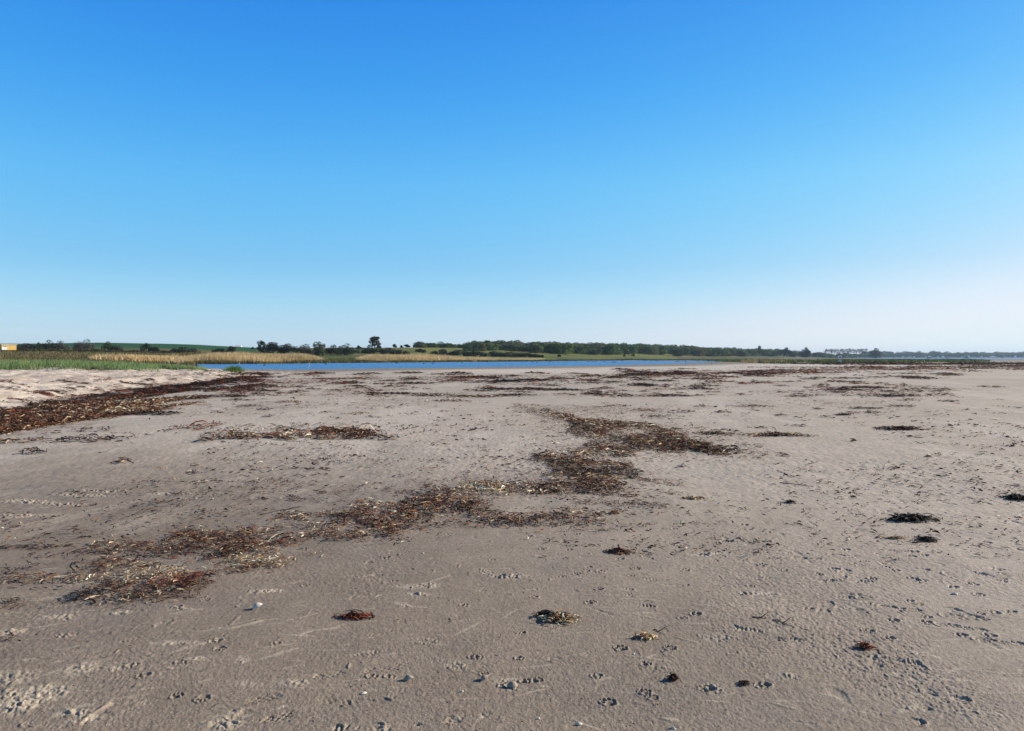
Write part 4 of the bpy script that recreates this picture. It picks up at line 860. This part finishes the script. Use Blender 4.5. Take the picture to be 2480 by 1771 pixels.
for k, (u, yt, w_, lb) in enumerate([(45,840,30,'right beside the yellow hut'),(85,841,60,'under the low thorns'),(135,842,60,'under the big left thicket'),(185,842,50,'between the first and second skyline groups'),(225,842,50,'under the bent top bush'),(275,845,60,'under the raised top bush'),(330,846,60,'left of the flat topped tree'),(395,847,50,'right of the flat topped tree')]):
    plant('scrub_row','low olive brown scrub on the meadow edge, '+lb,'scrub',u,285,yt,w_,(.065,.062,.03),600,0,'low',trunk=False)
# the wood: a few tree shapes, each standing tree an object of its own
def tree_mesh(h, w_, n, leaf, colr, bare=False):
    bl = []
    for k in range(10):
        a_ = random.uniform(0, 6.28); f = random.random()**.5
        zc = random.uniform(.55, .92)*h if bare else h*random.uniform(.15, .82)
        k_ = 1-.5*max(0, zc/h-.55); bl.append((math.cos(a_)*f*w_*.33*k_, math.sin(a_)*f*w_*.33*k_, zc, w_*random.uniform(.14, .24), w_*random.uniform(.14, .24), h*random.uniform(.07 if bare else .12, .11 if bare else .19)))
    if not bare: bl.append((0, 0, h*.3, w_*.4, w_*.4, h*.3))
    V, Q, c = crown(bl, n, leaf, colr, .3); V2, Q2 = limb_tree(h, w_, 0)
    V2 = np.array(V2); Q2 = np.array(Q2)+len(V); me_o = mesh_np('wood_tree', np.concatenate([V, V2]), np.concatenate([Q, Q2]), [M_leaf, M_bark], np.concatenate([c, np.full((len(V2), 3), .06)]), matidx=[0]*len(Q)+[1]*len(Q2))
    me = me_o.data; bpy.data.objects.remove(me_o); return me
WM = [tree_mesh(9, random.uniform(9, 12), 1500, .85, c_) for c_ in ((.080,.135,.050),(.11,.175,.055),(.06,.10,.042),(.13,.16,.065),(.13,.135,.07),(.09,.15,.06),(.05,.085,.04))]
BM = [tree_mesh(12, 9, 260, .7, (.05, .055, .04), True) for _ in range(3)]
sky_u = [1010,1040,1100,1130,1170,1230,1300,1400,1500,1600,1700,1770,1850,1920,1960,1990,2100,2130,2160,2180,2260,2300,2380,2460,2700]
sky_y = [838,836,832,827,822.5,823,826.5,828.5,830.5,833,836.5,838.5,841,841,841,847,850,846,850,848.5,848.5,851,851.5,851.5,853]
def wood(n, u0, u1, label, group, f0=0.0, f1=1.1, seed=1, hs_=1.0, name='wood_tree', meshes=None, cat='tree'):
    rr_ = random.Random(seed)
    for k in range(n):
        u = u0+(u1-u0)*(k+rr_.random())/n; lo = float(np.interp(u, SU, SD[:, 2])); hi = float(np.interp(u, SU, SD[:, 3]))
        t = rr_.uniform(f0, f1); D = lo+(hi-lo)*t; x = (u-CX)/F*D; z = tz(x, D)
        ytop = float(np.interp(u, sky_u, sky_y)); hmax = zy(D, ytop)-z; hh_ = min(rr_.uniform(.85, 1.1)*9.5*hs_, hmax*rr_.uniform(.80, 1.08))
        if hh_ < 3: hh_ = rr_.uniform(3, 5)
        me = rr_.choice(meshes or WM); o = bpy.data.objects.new(name, me); sc.collection.objects.link(o)
        base = 9. if me in WM else 12.; s = hh_/base; o.location = (x, D, z-.3); o.scale = (s*rr_.uniform(1.1, 1.9), s*rr_.uniform(1.1, 1.6), s); o.rotation_euler = (0, 0, rr_.uniform(0, 6.28))
        tag(o, label, cat, group)
wood(84, 1135, 1620, 'broad leaved green tree in the dense wood on the low hill beyond the lagoon', 'trees of the hill wood', .5, 1.05, 1, 1.35)
wood(72, 1290, 1700, 'broad leaved green tree in the dense wood on the low hill beyond the lagoon', 'trees of the hill wood', .02, .6, 2, 1.15)
wood(26, 1015, 1180, 'round green tree at the low left end of the hill wood', 'trees at the left end of the hill wood', .75, 1.05, 3, .55)
wood(24, 1130, 1330, 'low green tree on the lower slope of the hill wood', 'trees on the lower slope of the hill wood', .30, .6, 4, .6)
wood(60, 1620, 2120, 'distant tree in the flatter wood behind the salt marsh', 'trees behind the salt marsh', .0, 1.0, 5, 1.1)
wood(34, 1680, 2160, 'distant tree in the flatter wood behind the salt marsh', 'trees behind the salt marsh', .0, .4, 6, 1.1)
def far_wood(rows, name, label):       # the farthest shore: one hazy mass of trees
    rr_ = random.Random(9); Vs = []; Qs = []; Cs = []; n0 = 0; src = []
    for me in WM:
        v_ = np.empty(len(me.vertices)*3, np.float32); me.vertices.foreach_get('co', v_); q_ = np.empty(len(me.polygons)*4, np.int32); me.loops.foreach_get('vertex_index', q_)
        c_ = np.empty(len(me.vertices)*4, np.float32); me.attributes['col'].data.foreach_get('color', c_); src.append((v_.reshape(-1, 3), q_.reshape(-1, 4), c_.reshape(-1, 4)[:, :3]))
    for n, u0, u1, f0, f1, hs_ in rows:
        for k in range(n):
            u = u0+(u1-u0)*(k+rr_.random())/n; lo = float(np.interp(u, SU, SD[:, 2])); hi = float(np.interp(u, SU, SD[:, 3])); D = lo+(hi-lo)*rr_.uniform(f0, f1); x = (u-CX)/F*D; z = tz(x, D)
            hmax = zy(D, float(np.interp(u, sky_u, sky_y)))-z; s_ = max(5, min(rr_.uniform(.8, 1.15)*9.5*hs_, hmax*rr_.uniform(.8, 1.1)))/9.; v_, q_, c_ = src[rr_.randrange(len(src))]; a_ = rr_.uniform(0, 6.28)
            vx = v_[:, 0]*math.cos(a_)-v_[:, 1]*math.sin(a_); vy = v_[:, 0]*math.sin(a_)+v_[:, 1]*math.cos(a_); k_ = rr_.uniform(1., 1.4)
            Vs.append(np.stack([vx*s_*k_+x, vy*s_*k_+D, v_[:, 2]*s_+z-.3], 1)); Qs.append(q_+n0); Cs.append(c_); n0 += len(v_)
    tag(mesh_np(name, np.concatenate(Vs), np.concatenate(Qs), M_leaf, np.concatenate(Cs)), label, 'wood', kind='stuff')
far_wood([(90, 2090, 2560, 0, 1, 1.75), (60, 2140, 2600, 0, .3, 1.4)], 'far_wood', 'hazy blue wood along the farthest shore across the bay, right')
rb = random.Random(5)
for k in range(15):                    # the row of tall bare trunked trees
    u = 2000+k*6.8; D = 1500; x = (u-CX)/F*D; z = tz(x, D); o = bpy.data.objects.new('bare_tree', BM[k % 3]); sc.collection.objects.link(o)
    s = (zy(D, 843.5+rb.uniform(-.7, 1.2))-z)/12.; o.location = (x, D, z-.3); o.scale = (s*.8, s*.8, s); o.rotation_euler = (0, 0, rb.uniform(0, 6)); tag(o, 'tall thin tree with open crown in the row above the far wood', 'tree', 'row of tall thin trees')
plant('round_tree','big round topped dark tree right of the row of tall thin trees','tree',2122,1480,844.5,30,(.03,.045,.03),900,0,'bush')
plant('dark_tree','dark blunt topped tree in the far wood, left of the row of thin trees','tree',1952,1150,842,20,(.022,.035,.03),700,0,'bush')
plant('dark_tree','dark rounded tree in the far wood, above the marsh reeds','tree',1905,1150,842.5,24,(.022,.035,.03),700,0,'bush')
plant('poplar_tree','feathery taller tree rising from the middle of the far wood','tree',1840,1100,838.5,16,(.06,.08,.045),500,0,'tree')

# ------------------------------------------------------------------ buildings, posts, boats, birds
import bmesh
def boxes(name, lst, mat, parent=None, bev=.01):
    bm = bmesh.new()
    for (cx, cy, cz, sx, sy, sz) in lst:
        m = bmesh.ops.create_cube(bm, size=1)['verts']
        for v_ in m: v_.co = Vector((cx+v_.co.x*sx, cy+v_.co.y*sy, cz+v_.co.z*sz))
    if bev: bmesh.ops.bevel(bm, geom=bm.edges[:], offset=bev, segments=1, affect='EDGES')
    me = bpy.data.meshes.new(name); bm.to_mesh(me); me.materials.append(mat); o = bpy.data.objects.new(name, me); sc.collection.objects.link(o)
    if parent: o.parent = parent
    return o
# yellow hut
D = 250; s = D/F; x = (14-CX)*s; z = tz(x, D); zt = zy(D, 834.5); zb = zy(D, 848)
h = empty('beach_hut', (x, D, zb), R(52)); tag(h, 'small flat roofed yellow wooden hut at the left edge of the picture', 'hut')
H_ = zt-zb; boxes('wall', [(.4, 0, H_*.46, 4.3, 3, H_*.92)], M_yellow, h); boxes('roof', [(.4, 0, H_*.965, 4.7, 3.4, H_*.08)], M_white, h)
boxes('door', [(-.9, -1.53, H_*.26, 1.5, .06, H_*.44)], M_white, h); wd = boxes('window', [(-.55, -1.53, H_*.66, .8, .06, H_*.26)], M_white, h); boxes('pane', [(-.55, -1.575, H_*.66, .6, .03, H_*.18)], M_glass, wd)
boxes('stilt', [(a_, b_, -1.0, .15, .15, 2.2) for a_ in (-1.5, 2.3) for b_ in (-1.3, 1.3)], M_darkwood, h)
# white roofed house beyond the field end
def house(u, D, w_, h_, yb, label, group=None, roofm=M_white, wallm=M_white):
    x = (u-CX)/F*D; z = zy(D, yb); e = empty('house', (x, D, z)); tag(e, label, 'house', group)
    boxes('wall', [(0, 0, h_*.3, w_, w_*.6, h_*.6)], wallm, e)
    me = bpy.data.meshes.new('roof'); a_, b_ = w_*.54, w_*.36
    me.from_pydata([(-a_,-b_,h_*.6),(a_,-b_,h_*.6),(a_,b_,h_*.6),(-a_,b_,h_*.6),(-a_*.8,0,h_),(a_*.8,0,h_)], [], [(0,1,5,4),(2,3,4,5),(1,2,5),(3,0,4),(3,2,1,0)]); me.materials.append(roofm)
    o = bpy.data.objects.new('roof', me); sc.collection.objects.link(o); o.parent = e
    wn_ = boxes('window', [(k*w_*.28, -w_*.3-.03, h_*.33, w_*.12, .08, h_*.2) for k in (-1, 0, 1)], M_glass, e)
    return e
house(577, 560, 4.6, 2.6, 845.5, 'low white roofed house on the skyline beyond the green field')
for k, (u, D, w_, h_) in enumerate([(2187,2350,7,4),(2204,2350,10,6),(2214,2360,6,5),(2242,2380,7,5),(2251,2380,10,5),(2272,2400,6,6),(2284,2400,9,6),(2330,2420,8,5),(2346,2420,7,9),(2377,2440,9,6),(2403,2440,14,6),(2411,2440,6,8),(2459,2450,8,9)]):
    house(u, D, w_*.7, h_*.65, 865.6, 'tiny white house among the trees of the farthest shore', 'white houses on the farthest shore', M_roof if k % 2 else M_white)
# wooden post and sign
D = D_of(882.5); x = (1980-CX)/F*D; z = tz(x, D); e = empty('wooden_post', (x, D, z)); tag(e, 'short dark wooden post with a pale cap standing left of the round sign', 'post')
hp = zy(D, 865.5)-z; tube([(0,0,-.3),(0.01,0,hp*.5),(0,0,hp)], [.07,.065,.06], 'shaft', M_darkwood, e, 8); boxes('cap', [(0,0,hp+.06,.16,.16,.12)], M_white, e)
D = D_of(887); x = (2034-CX)/F*D; z = tz(x, D); e = empty('beach_sign', (x, D, z)); tag(e, 'round white ringed sign above a small plate on a dark post, far right flat', 'sign')
hs2 = zy(D, 861)-z; rd = 4.6*D/F; tube([(0,0,-.3),(0,0,hs2*.55),(0,0,hs2-.05)], [.06,.055,.05], 'post', M_darkwood, e, 8)
def disc(name, r0, r1, y0, mat, zc, parent, n=28, dp=.03):
    V = []; Q = []
    for k in range(n):
        t = 2*math.pi*k/n; c_, s_ = math.cos(t), math.sin(t)
        for (rr_, yy) in ((r0, y0), (r1, y0), (r1, y0+dp), (r0, y0+dp)): V.append((rr_*c_, yy, zc+rr_*s_))
    for k in range(n):
        a_, b_ = k*4, ((k+1) % n)*4
        for q in range(4): Q.append((a_+q, b_+q, b_+(q+1) % 4, a_+(q+1) % 4))
    me = bpy.data.meshes.new(name); me.from_pydata(V, [], Q); me.materials.append(mat); o = bpy.data.objects.new(name, me); sc.collection.objects.link(o); o.parent = parent; return o
zc = hs2-rd; disc('ring', rd*.72, rd, -.10, M_white, zc, e); disc('face', .001, rd*.70, -.09, mat_flat('sign_face', (.30,.36,.42), .5), zc, e)
tube([(-rd*.42,-.12,zc-rd*.15),(-rd*.1,-.12,zc+rd*.2),(rd*.15,-.12,zc+rd*.12),(rd*.45,-.12,zc-rd*.2)], [.05,.06,.06,.05], 'symbol', M_dark, e, 6)
boxes('plate', [(0,-.08,zc-rd-.26,rd*1.5,.03,.36)], mat_flat('sign_plate', (.34,.38,.40), .5), e)
for u, y, yt, lb in [(1661,885,869,'thin dark stake near the right end of the lagoon, left of the two'),(1723,884,869,'thin dark stake near the right end of the lagoon, right of the two')]:
    D = D_of(y); x = (u-CX)/F*D; z = tz(x, D); o = tube([(0,0,-.3),(.01,0,.7),(0,0,zy(D,yt)-z)], [.03,.028,.022], 'marker_stake', M_darkwood, None, 6); o.location = (x, D, z); tag(o, lb, 'stake')
# boats
def boat(u, D, L_, mat, label, cabin=False):
    x = (u-CX)/F*D; e = empty('moored_boat', (x, D, WZ), random.uniform(-.3, .3)); tag(e, label, 'boat'); V = []; Q = []; n = 9
    for i in range(n):
        t = i/(n-1)*2-1; w_ = L_*.16*(1-max(0, t)**2.2)*(1 if t > -1 else 1); sh_ = L_*(.10+.05*t*t)
        V += [(t*L_/2, -w_, sh_), (t*L_/2*.92, -w_*.6, -.1), (t*L_/2*.92, w_*.6, -.1), (t*L_/2, w_, sh_), (t*L_/2*.97, 0, sh_*.7)]
    for i in range(n-1):
        a_, b_ = i*5, i*5+5
        for p, q in ((0,1),(1,2),(2,3),(3,4),(4,0)): Q.append((a_+p, a_+q, b_+q, b_+p))
    me = bpy.data.meshes.new('hull'); me.from_pydata(V, [], Q+[(0,1,2,3,4)]); me.materials.append(mat); o = bpy.data.objects.new('hull', me); sc.collection.objects.link(o); o.parent = e
    if cabin: boxes('cabin', [(L_*.08, 0, L_*.2, L_*.3, L_*.2, L_*.2)], mat, e)
    else: boxes('thwart', [(0, 0, L_*.1, L_*.06, L_*.26, L_*.03)], mat, e)
boat(2261, 1000, 3.2, M_white, 'small white boat lying on the right bay, nearest of the boats', True)
for u, D, L_, lb in [(2250,1300,7,'low dark boat just left behind the white boat'),(2295,1150,5.5,'low dark boat right of the white boat'),(2340,1400,8,'long low dark boat, second right of the white boat'),(2428,1600,6,'dark boat farthest right on the bay')]:
    boat(u, D, L_, M_dark, lb, L_ > 6)
# birds and stones in the lagoon
def bird(u, D, z, mat, label, cat, name, S=.5, neck=.9, legs=False, flying=False, group=None, sit=True):
    x = (u-CX)/F*D; bm = bmesh.new()
    def ball(c, r):
        vs = bmesh.ops.create_icosphere(bm, subdivisions=2, radius=1)['verts']
        for v_ in vs: v_.co = Vector((c[0]+v_.co.x*r[0], c[1]+v_.co.y*r[1], c[2]+v_.co.z*r[2]))
    zb = S*(1.0 if legs else .2); ball((0,0,zb), (S*.55,S*.24,S*.26)); ball((-S*.55,0,zb+S*.06), (S*.28,S*.10,S*.07))
    for k in range(6): t = k/5; ball((S*(.42+.12*math.sin(t*3)),0,zb+S*(.15+neck*t)), (S*.09,S*.08,S*.13))
    ball((S*.52,0,zb+S*(.2+neck)), (S*.15,S*.09,S*.09)); ball((S*.72,0,zb+S*(.17+neck)), (S*.14,S*.03,S*.03))
    if legs:
        for s_ in (-.08, .08):
            ball((0,S*s_,zb*.45), (S*.03,S*.03,zb*.48))
    if flying:
        for s_ in (-1, 1):
            ball((0,s_*S*.6,zb+S*.12), (S*.22,S*.5,S*.04)); ball((-S*.1,s_*S*1.25,zb+S*.05), (S*.14,S*.35,S*.03))
    me = bpy.data.meshes.new(name); bm.to_mesh(me); me.materials.append(mat)
    for p in me.polygons: p.use_smooth = True
    o = bpy.data.objects.new(name, me); sc.collection.objects.link(o); o.location = (x, D, z); o.rotation_euler = (0,0,random.uniform(-.5,.5)+(math.pi if random.random() < .5 else 0)); return tag(o, label, cat, group)
bird(746, 112, WZ, M_feather, 'white egret standing in the shallow near edge of the lagoon', 'bird', 'egret', .38, .9, True)
bird(1225, 148, WZ, M_feather, 'small white gull at the near lagoon edge, left of the pair', 'bird', 'gull', .42, .3)
bird(1252, 152, WZ, M_feather, 'small white gull at the near lagoon edge, right of the pair', 'bird', 'gull', .36, .3)
bird(578, 190, WZ, M_feather, 'white gull floating by the far reeds at the left end of the lagoon', 'bird', 'gull', .5, .3)
for k, (u, D) in enumerate([(708,210),(789,185),(960,215),(1026,200),(1048,205),(1180,270),(1301,240),(640,160),(1120,240)]):
    bird(u, D, WZ, M_fdark, 'small dark duck floating on the blue lagoon', 'duck', 'duck', .42, .3, group='ducks on the lagoon')
bird(1663, 60, zy(60, 590), M_fdark, 'tiny dark bird high in the sky, left of the two', 'bird', 'swallow', .07, .1, flying=True)
bird(2295, 60, zy(60, 637), M_fdark, 'tiny dark bird in the pale right part of the sky', 'bird', 'swallow', .06, .1, flying=True)
def rock_mesh(seed):
    bm = bmesh.new(); bmesh.ops.create_icosphere(bm, subdivisions=3, radius=1); r_ = random.Random(seed); o1 = [r_.uniform(0, 9) for _ in range(3)]
    from mathutils import noise as mn
    for v_ in bm.verts: v_.co *= 1+.5*mn.noise(v_.co*1.3+Vector(o1))+.2*mn.noise(v_.co*3+Vector(o1))
    me = bpy.data.meshes.new('shore_stone'); bm.to_mesh(me); me.materials.append(M_rock); return me
RM = [rock_mesh(k) for k in range(4)]
for k, (u, y, w_) in enumerate([(1110,876.5,6),(1168,876.3,7),(1332,876.6,7),(1425,876,9),(1437,876.5,8),(1444,876.3,6),(1464,876.5,6),(1487,878,14),(1508,874.5,8),(1562,874.5,6),(1576,875.5,5),(1590,874.8,5),(1641,876,10),(1372,875.6,5),(1395,875.2,4),(1290,877,4),(1560,877,3),(1660,875,8),(1690,874.8,8)]):
    D = F*1.7/(y-HOR); x = (u-CX)/F*D; o = bpy.data.objects.new('shore_stone', RM[k % 4]); sc.collection.objects.link(o); o.location = (x, D, WZ); s = w_*D/F*.5
    o.scale = (s, s*.6, .14+.03*s); tag(o, 'low dark stone breaking the water near the far right lagoon shore', 'stone', 'stones in the lagoon')

# ------------------------------------------------------------------ haze
bm = bmesh.new(); bmesh.ops.create_cube(bm, size=1)
for v_ in bm.verts: v_.co = Vector((v_.co.x*12400, v_.co.y*12400, -3 if v_.co.z < 0 else 60))
me = bpy.data.meshes.new('haze'); bm.to_mesh(me); o = bpy.data.objects.new('haze', me); sc.collection.objects.link(o); o['kind'] = 'stuff'
mh = bpy.data.materials.new('thin_air'); mh.use_nodes = True; N, L = mh.node_tree.nodes, mh.node_tree.links
for n in list(N): N.remove(n)
pv = N.new('ShaderNodeVolumePrincipled'); pv.inputs['Color'].default_value = (.55, .74, 1, 1); pv.inputs['Density'].default_value = .00009; pv.inputs['Anisotropy'].default_value = .2
ou = N.new('ShaderNodeOutputMaterial'); L.new(pv.outputs[0], ou.inputs['Volume']); me.materials.append(mh)
